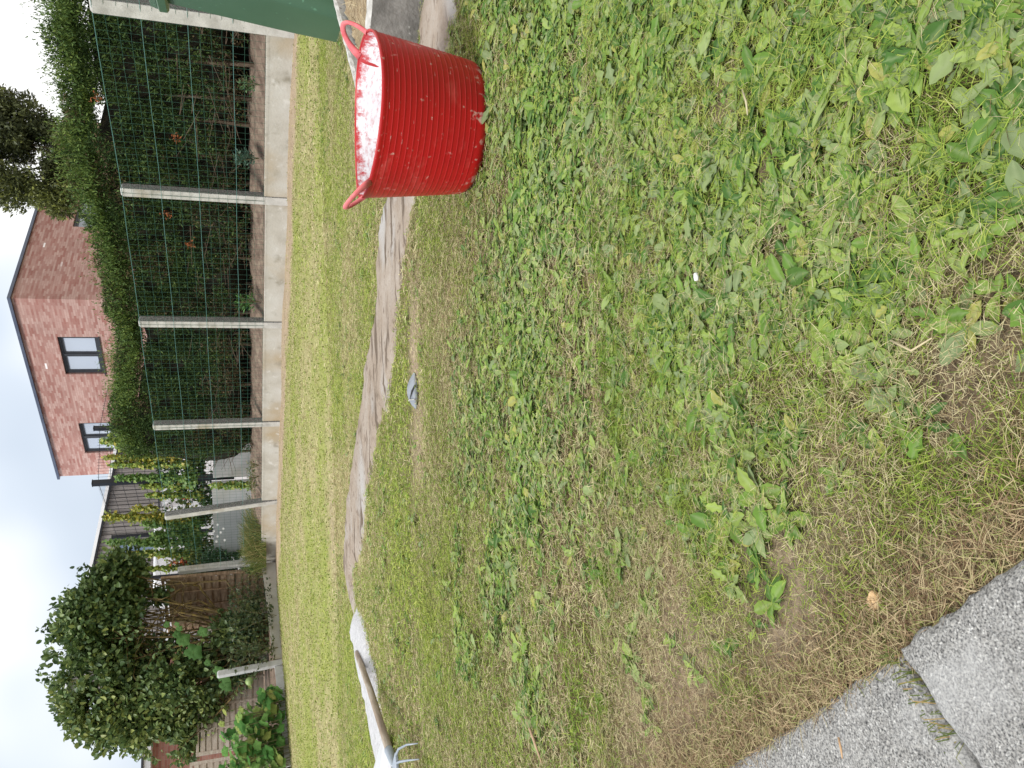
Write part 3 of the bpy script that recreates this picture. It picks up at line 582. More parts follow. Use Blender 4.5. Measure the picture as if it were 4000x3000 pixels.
# ------------------------------------------------------------------ green wheelie bin
def bin_():
    t = thing('wheelie_bin', 'tall green plastic wheelie bin standing behind the slab at the right edge', 'bin', loc=(2.14, 4.52, -.65), rz=R_(-3)); t.scale = (1, 1, 1.06)
    MG = material('green_plastic', [(.3, (.050, .112, .064)), (.7, (.062, .132, .078))], 3, 4, .42, .05, 200, spec=.5, sub=[((.10, .22, .14), 30, .68, .74)])
    MK = material('black_rubber', [(.3, (.02, .02, .022)), (.7, (.035, .035, .04))], 8, 3, .6)
    def loop(x0, x1, y0, y1, r, z, n=7):
        P = []
        for cx, cy, a in ((x1-r, y1-r, 0), (x0+r, y1-r, 90), (x0+r, y0+r, 180), (x1-r, y0+r, 270)):
            for k in range(n): q = R_(a+90*k/(n-1)); P.append((cx+r*math.cos(q), cy+r*math.sin(q), z))
        return P
    def loft(L, name, capb=True, capt=True, b=0):
        n = len(L[0]); V = [v for l in L for v in l]; Fc = [(i*n+k, i*n+(k+1) % n, (i+1)*n+(k+1) % n, (i+1)*n+k) for i in range(len(L)-1) for k in range(n)]
        if capb: Fc.append(tuple(range(n))[::-1])
        if capt: Fc.append(tuple((len(L)-1)*n+k for k in range(n)))
        o = mesh(name, V, Fc, MG, t, smoothf=True)
        e_ = o.modifiers.new('e', 'EDGE_SPLIT'); e_.split_angle = R_(40); return o
    # the bin leans to the right: left side recedes as it rises
    body = [loop(.04, .56, .05, .47, .07, .0), loop(.015, .60, .02, .50, .09, .03), loop(.05, .64, .01, .52, .08, .3), loop(.11, .70, 0, .55, .07, .7), loop(.16, .76, -.01, .57, .05, 1.0)]
    loft(body, 'bin_body')
    loft([loop(.13, .79, -.035, .60, .04, .985), loop(.12, .80, -.045, .61, .04, .995), loop(.12, .80, -.045, .61, .04, 1.035), loop(.135, .79, -.03, .60, .04, 1.045)], 'bin_rim')
    loft([loop(.135, .82, -.03, .61, .04, 1.047), loop(.14, .82, -.025, .60, .05, 1.08), loop(.2, .76, .03, .53, .08, 1.10), loop(.26, .68, .1, .46, .08, 1.11)], 'lid')
    for x in (.20, .27, .40, .53, .66):
        mb = MB(); mb.box((x, -.022, .93), .004, .020, .053); mb.build('bracket_rib', MG, t, bevel=.001)
    for yy in (.02, .50):
        mb = MB(); n = 28; V = []
        for s, rr in ((-.03, .085), (-.026, .10), (.026, .10), (.03, .085)): V += [(.66+rr*math.cos(2*PI*k/n), yy-.03+s, .10+rr*math.sin(2*PI*k/n)) for k in range(n)]
        Fc = [(i*n+k, i*n+(k+1) % n, (i+1)*n+(k+1) % n, (i+1)*n+k) for i in range(3) for k in range(n)]+[tuple(range(n)), tuple(3*n+k for k in range(n))]
        w = mesh('wheel', V, Fc, MK, t)
bin_()

# ------------------------------------------------------------------ back fence
FD = np.array([-.6995, .7146]); FN = np.array([.7146, .6995])   # along the fence, and behind it
F0 = np.array([3.819, 8.258])
def fp(tt, off=0, z=0):
    p = F0+FD*tt+FN*(off-(.139*(2.2-tt) if tt < 2.2 else 0)); return np.array([p[0], p[1], z])
M_wire = material('green_wire', [(.3, (.03, .085, .06)), (.7, (.045, .13, .09))], 5, 2, .5)
M_wire_l = material('tension_wire', [(.3, (.07, .18, .15)), (.7, (.11, .25, .24))], 3, 2, .5)
fence = thing('garden_fence', 'green wire mesh fence on grey concrete posts and boards along the hedge', 'fence', loc=(0, 0, 0))
PT = [-2.1, 0.0, 2.2, 4.214, 6.29, 8.37, 10.30]
def post(parent, P, axs, top, leanv=(0, 0), w=.055, ov=None):
    ax, ay = axs; mb = MB()
    z0 = -.9; V = []
    for k, z in enumerate((z0, top-.02, top)):
        s = 1 if k < 2 else .72
        lx = leanv[0]*(z+.5); ly = leanv[1]*(z+.5)
        for a, b in ((-1, -1), (1, -1), (1, 1), (-1, 1)):
            V.append((P[0]+lx+ax[0]*w*a*s+ay[0]*w*b*s, P[1]+ly+ax[1]*w*a*s+ay[1]*w*b*s, z))
    Fc = [(0, 1, 5, 4), (1, 2, 6, 5), (2, 3, 7, 6), (3, 0, 4, 7), (4, 5, 9, 8), (5, 6, 10, 9), (6, 7, 11, 10), (7, 4, 8, 11), (8, 9, 10, 11), (3, 2, 1, 0)]
    o = mesh('post', V, Fc, M_conc, parent); o.data.materials.append(M_concd)
    b = o.modifiers.new('b', 'BEVEL'); b.width = .009; b.segments = 3; b.limit_method = 'ANGLE'
    return o
for i, tt in enumerate(PT):
    P = fp(tt, .055)
    lean = (0, 0)
    if i == 5: lean = (-.085, .0)
    if i == 6: lean = (-.03, 0)
    top = 1.31 if i < 5 else (1.30 if i == 5 else 1.22)
    o = post(fence, P, (-FD, FN), top, lean, .056 if i > 1 else .07)
    for pl in o.data.polygons:
        nrm = np.array([pl.normal[0], pl.normal[1]])
        if nrm@(-FD) > .7: pl.material_index = 1
        if i == 6: pl.material_index = 1 if pl.normal[2] < .5 and i == 7 else 0
# boards: run between the posts, set back from the post face
for i in range(6):
    a, b = PT[i]+.05, PT[i+1]-.05; c = (a+b)/2; mb = MB(); zt = -.268-(.012 if i == 2 else 0)
    pa, pb = fp(a, .045), fp(b, .045); dv = (pb-pa)[:2]; Lb = np.linalg.norm(dv); dv /= Lb; pm = (pa+pb)/2
    mb.box((pm[0], pm[1], (zt-.85)/2), Lb/2, .022, (zt+.85)/2, (*dv, 0), (-dv[1], dv[0], 0))
    mb.build('concrete_board', M_board, fence, bevel=.006)
# mesh
for i in range(6):
    mb = MB(); a, b = PT[i], PT[i+1]; nw = int(round((b-a)/.08)); rows_ = [-.262+k*.1035 for k in range(16)]
    for k in range(nw+1):
        tt = a+(b-a)*k/nw+random.uniform(-.004, .004)
        mb.tube([fp(tt+random.uniform(-.004, .004), -.008, z) for z in (rows_[0]-.01, rows_[5], rows_[10], rows_[15]+.012)], .0014, 3, False)
    for j, z in enumerate(rows_):
        if j % 4 == 3 and j < 15: continue
        n_ = 14; mb.tube([fp(a+(b-a)*k/n_, -.011, z+random.uniform(-.004, .004)) for k in range(n_+1)], .0014, 3, False)
    mb.build('wire_mesh', M_wire, fence)
    mb = MB()
    for j in (3, 7, 11, 15): mb.tube([fp(a+(b-a)*k/6, -.013, rows_[j]+.004*math.sin(k)) for k in range(7)], .0027, 4, False)
    mb.build('tension_wire', M_wire_l, fence)

# side fence, turning towards the camera at the corner
E0 = np.array([-3.32, 15.50]); E1 = np.array([-4.80, 13.99]); E2 = np.array([-6.05, 12.66]); E3 = E2+(E2-E1)*.9
f2 = thing('garden_fence', 'short plain concrete post fence with pale low boards below the bushy tree', 'fence')
M_conc2 = material('light_concrete', [(.3, (.42, .42, .42)), (.7, (.55, .55, .55))], 12, 6, .9, .2, 60, sub=[((.33, .31, .27), 4, .58, .75)])
def seg(A, B, za, zb, o_, par):
    d = B-A; L = np.linalg.norm(d); d /= L; nn = np.array([-d[1], d[0]]); V = []
    for P, z in ((A, za), (B, zb)):
        for s in (-.022, .022):
            for zz in (z, -.85): V.append((P[0]+nn[0]*s, P[1]+nn[1]*s, zz))
    # order: A-,A-low,A+,A+low,B-,...
    Fc = [(0, 4, 5, 1), (2, 3, 7, 6), (0, 2, 6, 4), (1, 5, 7, 3), (0, 1, 3, 2), (4, 6, 7, 5)]
    o = mesh('concrete_board', V, Fc, o_, par); b = o.modifiers.new('b', 'BEVEL'); b.width = .005; b.segments = 2
seg(E0+(E1-E0)*.03, E1-(E1-E0)*.035, -.275, -.415, M_board, f2); seg(E1+(E2-E1)*.03, E2-(E2-E1)*.03, -.43, -.538, M_conc2, f2); seg(E2+(E3-E2)*.03, E3, -.545, -.6, M_conc2, f2)
d2 = unit(E1-E0); n2_ = np.array([d2[1], -d2[0]])
post(f2, (*E1, 0), ((d2[0], d2[1]), (n2_[0], n2_[1])), .50, (-.06, 0), .05).data.materials[0] = M_conc2
mb = MB()
for k in range(24):
    p = E0+(E1-E0)*(.04+.92*k/23); mb.tube([(p[0], p[1], -.34), (p[0], p[1], .35)], .0015, 3, False)
for k in range(26):
    p = E1+(E3-E1)*(.03+.96*k/25); mb.tube([(p[0], p[1], -.5), (p[0], p[1], .2)], .0015, 3, False)
for z in np.arange(-.3, .36, .1):
    mb.tube([(*E0, z), (*E1, z-.02)], .0015, 3, False); mb.tube([(*E1, z-.14), (*E3, z-.2)], .0015, 3, False)
mb.build('wire_mesh', M_wire, f2)

# ------------------------------------------------------------------ neighbour's soil
xs2 = np.arange(-2.5, 30, .25); off2 = np.concatenate([np.arange(.07, 3, .06), np.arange(3, 10, .5), [14, 25, 60]])
TTT, OO = np.meshgrid(xs2, off2); PX = F0[0]+FD[0]*TTT+FN[0]*OO; PY = F0[1]+FD[1]*TTT+FN[1]*OO
PZ = -.285+.17*smooth((OO-.07)/.6)*(TTT < 14)+(fbm(PX*5, PY*5, 4, 33)-.5)*.10*smooth(OO/.3)
a, b = PX.shape; ii = (np.arange(a-1)[:, None]*b+np.arange(b-1)[None]).ravel()
M_soil = material('garden_soil', [(.3, (.09, .06, .045)), (.5, (.20, .145, .11)), (.7, (.32, .26, .19))], 8, 8, .95, .9, 50, rough_noise=.7)
keepf = np.stack([ii, ii+1, ii+b+1, ii+b], 1)
kk = (TTT.ravel()[keepf].max(1) <= 10.4) | (OO.ravel()[keepf].min(1) > .25)
tag(mesh('neighbour_soil', np.stack([PX, PY, PZ], -1).reshape(-1, 3), keepf[kk], M_soil, None, None, True), 'brown soil of the neighbouring garden under the hedge', 'soil', kind='structure')
# soil left of the side fence
G2x, G2y = np.meshgrid(np.arange(-30, 1, .3), np.arange(0, 30, .3))
P3 = np.stack([E0[0]+d2[0]*0-n2_[0]*0+0*G2x, G2y*0, G2x*0], -1)
nb = -n2_ if (-n2_)[0] < 0 else n2_       # pointing away from the lawn
A2 = np.arange(0, 12, .25); B2 = np.concatenate([np.arange(.05, 3, .12), [4, 6, 10, 20, 50]]); AA, BB = np.meshgrid(A2, B2)
PX = E0[0]+d2[0]*AA+nb[0]*BB; PY = E0[1]+d2[1]*AA+nb[1]*BB; PZ = -.44-.03*AA+.10*smooth(BB/.8)+(fbm(PX*4, PY*4, 3, 35)-.5)*.08
a, b = PX.shape; ii = (np.arange(a-1)[:, None]*b+np.arange(b-1)[None]).ravel()
tag(mesh('side_garden_soil', np.stack([PX, PY, PZ], -1).reshape(-1, 3), np.stack([ii, ii+1, ii+b+1, ii+b], 1), M_soil, None, None, True), 'soil of the garden under the bushy tree', 'soil', kind='structure')

# ------------------------------------------------------------------ hedge
def hedge():
    t = thing('conifer_hedge', 'tall dark green conifer hedge behind the wire mesh fence', 'hedge')
    T_ = [(-2.5, 2.0), (0, 1.92), (.45, 1.91), (.99, 2.0), (1.41, 1.95), (1.88, 1.98), (2.56, 2.05), (3.3, 1.88), (3.7, 1.83), (4.37, 1.84), (5.08, 1.78), (6.13, 2.02), (6.7, 2.05), (7.32, 1.98), (7.72, 1.80), (7.94, 1.45), (8.15, .4)]
    ta = np.array(T_)
    def top(tt): return np.interp(tt, ta[:, 0], ta[:, 1])-.16+.20*(fbm(tt*2.2, tt*0+3, 3, 71)-.5)
    def front(tt, z): 
        lump = .20*(fbm(tt*1.7, z*1.5, 3, 72)-.5)+.16*(fbm(tt*5, z*4, 2, 73)-.5)
        return .42+lump+.22*np.clip((.25-z)/.5, 0, 1)
    endt = lambda z: 7.45-.10*np.clip(z-1, 0, 1)**2+.12*(fbm(z*3, z*0, 2, 74)-.5)
    # front shell
    n = 150000
    tt = RNG.uniform(-2.3, 8.05, n); u = RNG.random(n)**.85; tp = top(tt); z = -.16+(tp+.24)*u
    depth = np.abs(RNG.normal(0, .085, n)); o_ = front(tt, z)+depth
    k = tt < endt(z); # bottoms sparse
    gap = fbm(tt*7, z*7, 3, 75)
    k &= (gap > .38+.14*np.clip((.5-z)/.6, 0, 1)+RNG.normal(0, .03, n)) 
    
    k &= RNG.random(n) > .55*np.clip((.12-z)/.3, 0, 1)
    tt, z, o_, gap, tp = tt[k], z[k], o_[k], gap[k], tp[k]; n = len(tt)
    C = np.column_stack([F0[0]+FD[0]*tt+FN[0]*o_, F0[1]+FD[1]*tt+FN[1]*o_, z])
    D = RNG.normal(0, .55, (n, 3)); D[:, 2] += .35; D[:, :2] += -FN*.55
    L = RNG.uniform(.026, .060, n); 
    top_t = np.clip((z-(tp-.45))/.45, 0, 1)  # yellower, lighter leaf green towards the hedge top
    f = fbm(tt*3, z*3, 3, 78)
    col = mixcol([(.026, .052, .019), (.058, .105, .030), (.13, .18, .048)], np.clip(RNG.normal(.38, .26, n)+.55*(f-.5)+.12*top_t, 0, 1))
    br = np.clip((.55-z)/.8, 0, 1)*.8+np.clip((fbm(tt*2, z*2, 2, 79)-.55)*3, 0, .5)
    col = np.where((RNG.random(n) < br*.75)[:, None], mixcol([(.075, .055, .032), (.16, .12, .065)], RNG.random(n)), col)
    leafcloud('foliage', C, D, RNG.normal(0, 1, (n, 3)), L, L*.17, col, M_hedge, t)
    n = 42000; tt = RNG.uniform(-2.3, 7.9, n); oo = RNG.uniform(.30, 1.35, n); z = top(tt)+RNG.normal(-.10, .10, n)
    k = ((tt < endt(z)) & (tt > -5)); tt, oo, z = tt[k], oo[k], z[k]; n = len(tt); D = RNG.normal(0, .5, (n, 3)); D[:, 2] += .6; L = RNG.uniform(.025, .06, n)
    leafcloud('upper_foliage', np.column_stack([F0[0]+FD[0]*tt+FN[0]*oo, F0[1]+FD[1]*tt+FN[1]*oo, z]), D, RNG.normal(0, 1, (n, 3)), L, L*.17, mixcol([(.05, .095, .028), (.10, .165, .04), (.20, .26, .06)], np.clip(RNG.normal(.4, .25, n)+.6*(fbm(tt*3, oo*2, 2, 178)-.5), 0, 1)), M_hedge, t)
    # crown: upright feathery shoots
    n = 5600; tt = RNG.uniform(-2.3, 8.0, n); oo = RNG.uniform(.35, 1.35, n); tp = top(tt)
    gate = tt < endt(np.full(n, 1.6)); tt, oo, tp = tt[gate], oo[gate], tp[gate]; n = len(tt)
    H_ = RNG.uniform(.14, .38, n)*(1+1.1*(fbm(tt*3, oo*3, 2, 80)-.5)*2); H_ = np.clip(H_, .08, .6)
    Cs, Ds, Ls, cs = [], [], [], []
    base = np.column_stack([F0[0]+FD[0]*tt+FN[0]*oo, F0[1]+FD[1]*tt+FN[1]*oo, tp-.20])
    lean = np.column_stack([RNG.normal(-.12, .22, n), RNG.normal(-.05, .2, n), np.ones(n)]); lean = unit(lean)
    for q in range(22):
        s = RNG.random(n); P = base+lean*(H_*s)[:, None]+RNG.normal(0, .018, (n, 3))*(1-s[:, None])
        P[:, 2] -= (s**2)*.05*H_
        d = lean+RNG.normal(0, .5, (n, 3)); Cs.append(P); Ds.append(d); Ls.append(RNG.uniform(.022, .05, n)*(1.1-.45*s))
        cs.append(mixcol([(.06, .11, .028), (.12, .185, .04), (.24, .30, .07)], np.clip(RNG.normal(.28, .22, n)+.4*(fbm(tt*2.5, oo, 2, 81)-.45)+.25*s, 0, 1)))
    C = np.concatenate(Cs); L = np.concatenate(Ls)
    leafcloud('top_shoots', C, np.concatenate(Ds), RNG.normal(0, 1, (len(C), 3)), L, L*.16, np.concatenate(cs), M_hedge, t)
    # left end of the hedge, seen side-on
    n = 12000; z = RNG.uniform(-.1, 1.75, n); oo = RNG.uniform(.4, 1.4, n); tt = endt(z)+.06*(fbm(oo*6, z*6, 2, 82)-.5)-np.abs(RNG.normal(0, .06, n))
    C = np.column_stack([F0[0]+FD[0]*tt+FN[0]*oo, F0[1]+FD[1]*tt+FN[1]*oo, z]); D = RNG.normal(0, .6, (n, 3)); D[:, 2] += .3; L = RNG.uniform(.022, .05, n)
    leafcloud('end_foliage', C, D, RNG.normal(0, 1, (n, 3)), L, L*.17, mixcol([(.03, .065, .022), (.06, .11, .028), (.11, .16, .04)], RNG.random(n)), M_hedge, t)
    # solid core behind the green skin, inner shade put into its dark brown
    M_in = material('shaded_interior', [(.35, (.010, .010, .007)), (.55, (.022, .020, .012)), (.75, (.045, .035, .020))], 22, 6, .95, .8, 60)
    tv = np.arange(-2.4, 7.9, .1); V = []
    zz = np.linspace(0.0, 1, 26)
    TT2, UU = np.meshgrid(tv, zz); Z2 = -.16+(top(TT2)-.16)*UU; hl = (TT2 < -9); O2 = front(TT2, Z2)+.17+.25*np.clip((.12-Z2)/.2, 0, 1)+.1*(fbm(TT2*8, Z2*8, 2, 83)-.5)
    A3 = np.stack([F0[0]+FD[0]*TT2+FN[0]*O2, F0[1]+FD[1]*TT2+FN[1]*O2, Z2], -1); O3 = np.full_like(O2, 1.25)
    B3 = np.stack([F0[0]+FD[0]*TT2+FN[0]*O3, F0[1]+FD[1]*TT2+FN[1]*O3, Z2], -1)
    a, b = TT2.shape; ii = (np.arange(a-1)[:, None]*b+np.arange(b-1)[None]).ravel(); q = np.stack([ii, ii+1, ii+b+1, ii+b], 1)
    rh = fbm(TT2*6, Z2*6, 2, 84).ravel()
    ok = ~((hl.ravel()[q].any(1)) & (rh[q].mean(1) > .5))
    nA = a*b; V = np.concatenate([A3.reshape(-1, 3), B3.reshape(-1, 3)]); fs = [q[ok], q[ok][:, ::-1]+nA]
    topi = (a-1)*b+np.arange(b-1); fs.append(np.stack([topi, topi+1, topi+1+nA, topi+nA], 1)); 
    ei = np.arange(a-1)*b+b-1; fs.append(np.stack([ei, ei+b, ei+b+nA, ei+nA], 1))
    mesh('dark_core', V, np.concatenate(fs), M_in, t)
    # stems and bare twigs near the ground
    mb = MB()
    for tt in np.arange(-2.2, 7.9, .42):
        tq = tt+random.uniform(-.1, .1); oo = .75+random.uniform(-.08, .08)
        mb.tube([fp(tq, oo, -.25), fp(tq+random.uniform(-.05, .05), oo, .25), fp(tq+random.uniform(-.1, .1), oo, .8)], [.028, .024, .016], 6)
        for q in range(9):
            z0 = random.uniform(-.05, .6); a_ = tq+random.uniform(-.05, .05)
            mb.tube([fp(a_, oo, z0), fp(a_+random.uniform(-.25, .25), oo-.2, z0+random.uniform(-.05, .15)), fp(a_+random.uniform(-.4, .4), oo-.38, z0+random.uniform(-.1, .2))], [.006, .004, .002], 4)
    mb.build('stem', material('bark_brown', [(.3, (.07, .05, .035)), (.7, (.16, .12, .085))], 20, 5, .95, .5), t)
    # rust coloured dead sprigs
    for tt, z in ((1.2, 1.45), (1.62, .70), (2.72, .86), (3.15, .64)):
        n = 34; c0 = fp(tt, float(front(np.array(tt), np.array(z)))-.06, z); C = c0+RNG.normal(0, .028, (n, 3)); L = RNG.uniform(.025, .05, n)
        leafcloud('dead_sprig', C, RNG.normal(0, 1, (n, 3))+np.array([-.3, -.3, -.5]), RNG.normal(0, 1, (n, 3)), L, L*.2, mixcol([(.18, .055, .025), (.34, .12, .05)], RNG.random(n)), M_dry, t)
hedge()

def tubes_tree(stems, mat, name, parent, n=6):
    mb = MB()
    for P, r in stems: mb.tube(P, r, n)
    return mb.build(name, mat, parent, smoothf=True)

def small_plant(name, base, n, H, spread, pal, lab, cat, L=(.03, .06), aspect=.2, up=.6, mat=None, group=None):
    t = thing(name, lab, cat, group, loc=tuple(base))
    s = RNG.random(n); az = RNG.uniform(0, 2*PI, n); rr = spread*s**.7*RNG.random(n)**.5
    C = np.column_stack([np.cos(az)*rr, np.sin(az)*rr, H*RNG.random(n)])
    D = np.column_stack([np.cos(az), np.sin(az), np.full(n, up)])+RNG.normal(0, .4, (n, 3)); Ls = RNG.uniform(*L, n)
    leafcloud('foliage', C, D, RNG.normal(0, 1, (n, 3))+np.array([0, 0, 1.5]), Ls, Ls*aspect, mixcol(pal, RNG.random(n)), mat or M_leaf, t)
    mb = MB()
    for k in range(5):
        a = random.uniform(0, 2*PI); mb.tube([(0, 0, -.05), (math.cos(a)*spread*.3, math.sin(a)*spread*.3, H*.5), (math.cos(a)*spread*.6, math.sin(a)*spread*.6, H*.9)], [.005, .004, .002], 4)
    mb.build('stem', M_stem, t)
    return t
M_stem = material('green_brown_stem', [(.3, (.10, .10, .05)), (.7, (.20, .17, .09))], 12, 3, .9)
small_plant('young_shrub', fp(1.72, .22, -.16), 260, .22, .10, [(.05, .10, .07), (.09, .17, .12), (.13, .22, .15)], 'small blue green shrub at the foot of the hedge', 'small shrub')
small_plant('weed_plant', fp(3.95, .2, -.17), 110, .24, .12, [(.06, .16, .04), (.12, .27, .07)], 'bright green narrow leaved weed at the hedge foot beside a post', 'weed', (.05, .09), .14)
small_plant('weed_plant', fp(.75, .22, -.17), 90, .16, .10, [(.08, .16, .06), (.14, .24, .10)], 'small pale green weed at the hedge foot near the bin', 'weed', (.03, .05), .25)
for q, (tt, zz) in enumerate(((7.55, .1), (7.85, .12), (8.1, .1), (8.6, .1))):
    small_plant('weed_plant', fp(tt, .2, -.18), 80, .14, .16, [(.06, .13, .03), (.16, .19, .05), (.30, .24, .11)], ['low mixed weeds beneath the left end of the hedge', 'low weeds just past the hedge end', 'low dry weeds before the dark concrete wall', 'low weeds under the wall corner'][q], 'weed', (.04, .08), .12)

# ------------------------------------------------------------------ tree behind the hedge (top right)
def blob_tree(name, lab, cat, blobs, nleaf, L, asp, pal, trunk, parentloc=(0, 0, 0), bark=None, up=.2, outl=.3, droop=0.0):
    t = thing(name, lab, cat)
    vol = np.array([b[3]**2*b[4] for b in blobs]); pr = vol/vol.sum(); ch = RNG.choice(len(blobs), nleaf, p=pr)
    B = np.array([b[:4] for b in blobs])[ch]
    d = unit(RNG.normal(0, 1, (nleaf, 3))); rr = B[:, 3]*np.abs(1-np.abs(RNG.normal(0, outl, nleaf)))
    lump = 1+.30*(fbm(d[:, 0]*3+ch*7.1, d[:, 2]*3+d[:, 1]*2.2, 3, 91)-.5)*2
    C = B[:, :3]+d*(rr*lump)[:, None]*np.array([1, .9, 1])
    gap = fbm(C[:, 0]*3.2+C[:, 1], C[:, 2]*3.2, 3, 92); k = gap > .36; C, d, ch = C[k], d[k], ch[k]; n = len(C)
    D = d*.8+RNG.normal(0, .6, (n, 3)); D[:, 2] += up-droop
    Ls = RNG.uniform(*L, n); f = fbm(C[:, 0]*2.1, C[:, 2]*2.1, 2, 93)
    col = mixcol(pal, np.clip(RNG.normal(.42, .22, n)+.8*(f-.5), 0, 1))
    leafcloud('crown', C, D, RNG.normal(0, .8, (n, 3))+np.array([-.1, -.2, 1.]), Ls, Ls*asp, col, M_leaf, t)
    tubes_tree(trunk, bark, 'trunk', t)
    return t
M_bark = material('grey_brown_bark', [(.3, (.07, .055, .035)), (.6, (.14, .11, .06)), (.75, (.22, .18, .07))], 14, 6, .95, .6, 60)
bl = []
for x, y, r in ((70, 460, 95), (110, 640, 125), (0, 560, 120), (205, 730, 90), (60, 720, 100), (170, 570, 100), (-30, 400, 70), (190, 520, 60), (240, 640, 75), (240, 800, 55), (-120, 500, 120), (-120, 700, 100), (250, 700, 70)):
    p = at(x, y, 13.2); bl.append((*p, r/3100*13.2, 1.0))
c0 = at(300, 620, 13.2)
tr = [([(c0[0], 13.3, -.6), (c0[0]+.05, 13.25, 1.4), (c0[0]-.05, 13.2, 2.5)], [.09, .07, .04])]
for b in bl[1:]: tr.append(([(c0[0], 13.25, 2.0), ((c0[0]+b[0])/2, 13.2, (2.2+b[2])/2), b[:3]], [.02, .012, .005]))
blob_tree('broadleaf_tree', 'olive green small leaved tree rising above the hedge against white sky', 'tree', bl, 46000, (.05, .09), .20, [(.07, .085, .045), (.11, .13, .055), (.17, .19, .07), (.34, .37, .10)], tr, bark=M_bark, outl=.42, up=.5)

# ------------------------------------------------------------------ quince-like tree (left)
def quince():
    t = thing('fruit_tree', 'large bushy fruit tree with rounded green leaves and bare brown limbs behind the side fence', 'tree')
    Yc = 15.5
    spec = [(440, 2225, 95, 1.3, .30), (480, 2290, 80, 1, .4), (370, 2320, 105, 1.2, .35), (300, 2400, 110, 1.1, .35), (290, 2500, 110, 1.1, .35), (260, 2600, 100, 1.1, .35), (290, 2690, 110, 1.1, .35), (310, 2780, 100, 1.1, .35), (390, 2840, 100, 1.1, .35), (500, 2840, 110, 1, .4), (600, 2870, 95, 1, .4), (690, 2900, 80, 1, .4), (740, 2850, 70, .8, .4), (450, 2720, 130, 1.0, .5), (500, 2640, 130, .8, .5), (400, 2480, 115, .9, .5), (380, 2600, 120, .9, .5), (540, 2790, 110, .9, .5), (330, 2440, 90, .9, .4), (420, 2330, 90, .9, .5), (720, 2620, 110, .9, .6), (820, 2560, 100, .8, .6), (860, 2470, 90, .8, .6), (640, 2640, 110, .8, .6), (700, 2790, 100, .8, .5), (440, 2560, 130, .9, .6), (450, 2400, 100, .8, .6), (600, 2720, 130, .7, .6), (620, 2560, 120, .5, .7), (760, 2700, 120, .6, .7), (870, 2640, 100, .45, .7), (930, 2480, 90, .55, .7), (960, 2370, 50, .6, .7), (590, 2330, 45, 1.2, .5), (240, 2420, 40, .8, .5), (205, 2455, 30, .7, .5), (940, 2560, 60, .6, .7), (800, 2790, 80, .6, .6)]
    Cs, Ds, cols, Ls = [], [], [], []
    tips = []
    for x, y, r, w, sp in spec:
        c = at(x+30, y, Yc+random.uniform(-.35, .35)); R = r/3100*Yc*.86; tips.append((c, R))
        n = int(1250*w*(r/100)**2); d = unit(RNG.normal(0, 1, (n, 3))); rr = R*np.clip(1-np.abs(RNG.normal(0, sp, n)), .05, 1.25)
        lump = 1+.55*(fbm(d[:, 0]*3.0+x, d[:, 2]*2.5+y+d[:, 1]*2, 3, 101)-.5)*2
        C = c+d*(rr*lump)[:, None]; Cs.append(C); Ds.append(d*.5+RNG.normal(0, .55, (n, 3))+np.array([0, 0, .15])); Ls.append(RNG.uniform(.075, .135, n))
        cc = mixcol([(.055, .10, .04), (.10, .165, .055), (.18, .245, .08), (.32, .36, .10)], np.clip(RNG.normal(.42, .24, n)+(.15 if y > 2650 else -.02), 0, 1))
        if x > 850: cc = cc*.8+np.array([.03, .025, .012])*.2
        cols.append(cc)
    # single upright sprigs on the outline
    for x, y in ((150, 2458), (170, 2445), (200, 2372), (165, 2560), (240, 2330), (290, 2215), (300, 2250), (190, 2680), (215, 2790), (255, 2850), (230, 2500)):
        a = at(x, y, Yc); b = at(x+85, y+random.uniform(-20, 20), Yc); n = 26; s = RNG.random(n)[:, None]; C = a*(1-s)+b*s+RNG.normal(0, .012, (n, 3)); Cs.append(C)
        Ds.append(RNG.normal(0, .7, (n, 3))+np.array([0, 0, .4])); Ls.append(RNG.uniform(.06, .10, n)); cols.append(mixcol([(.04, .075, .035), (.09, .14, .05)], RNG.random(n)))
        tips.append((b, .1))
    C = np.concatenate(Cs); L = np.concatenate(Ls); DD = np.concatenate(Ds); CC = np.concatenate(cols)
    kk = fbm(C[:, 0]*2.6+C[:, 1]*1.3, C[:, 2]*2.6, 3, 148) > .31; C, L, DD, CC = C[kk], L[kk], DD[kk], CC[kk]; n = len(C)
    leafround('crown', C, DD, RNG.normal(0, .75, (n, 3))+np.array([-.15, -.35, .9]), L*.92, L*.30, CC, M_leaf, t, .22, .15)
    M_l = material('lichened_limb', [(.3, (.07, .05, .03)), (.5, (.15, .11, .05)), (.7, (.28, .20, .06))], 9, 6, .95, .6, 60)
    st = []; bases = [at(1050, 2470, Yc), at(1050, 2490, Yc), at(1050, 2455, Yc+.2), at(1050, 2520, Yc+.1), at(1060, 2420, Yc)]
    for k, (c, R) in enumerate(tips):
        b = bases[k % 5]+RNG.normal(0, .06, 3); b[2] = -.55; m1 = b*.55+c*.45+RNG.normal(0, .22, 3); m1[2] = max(m1[2], b[2]+.6)
        m2 = b*.2+c*.8+RNG.normal(0, .12, 3)
        q = b*.8+m1*.2+RNG.normal(0, .05, 3); q[2] = (b[2]+m1[2])*.5
        st.append(([b, q, m1, m2, c], [.034, .028, .02, .012, .005]))
        for j in range(5):
            s = random.uniform(.3, 1); p0 = m1*(1-s)+m2*s if s < .9 else m2
            p1 = p0+RNG.normal(0, .20, 3)+np.array([0, 0, .08]); p2 = p1+(p1-p0)*.4+RNG.normal(0, .08, 3); st.append(([p0, p1, p2], [.012, .008, .003]))
    tubes_tree(st, M_l, 'limb', t, 5)
quince()
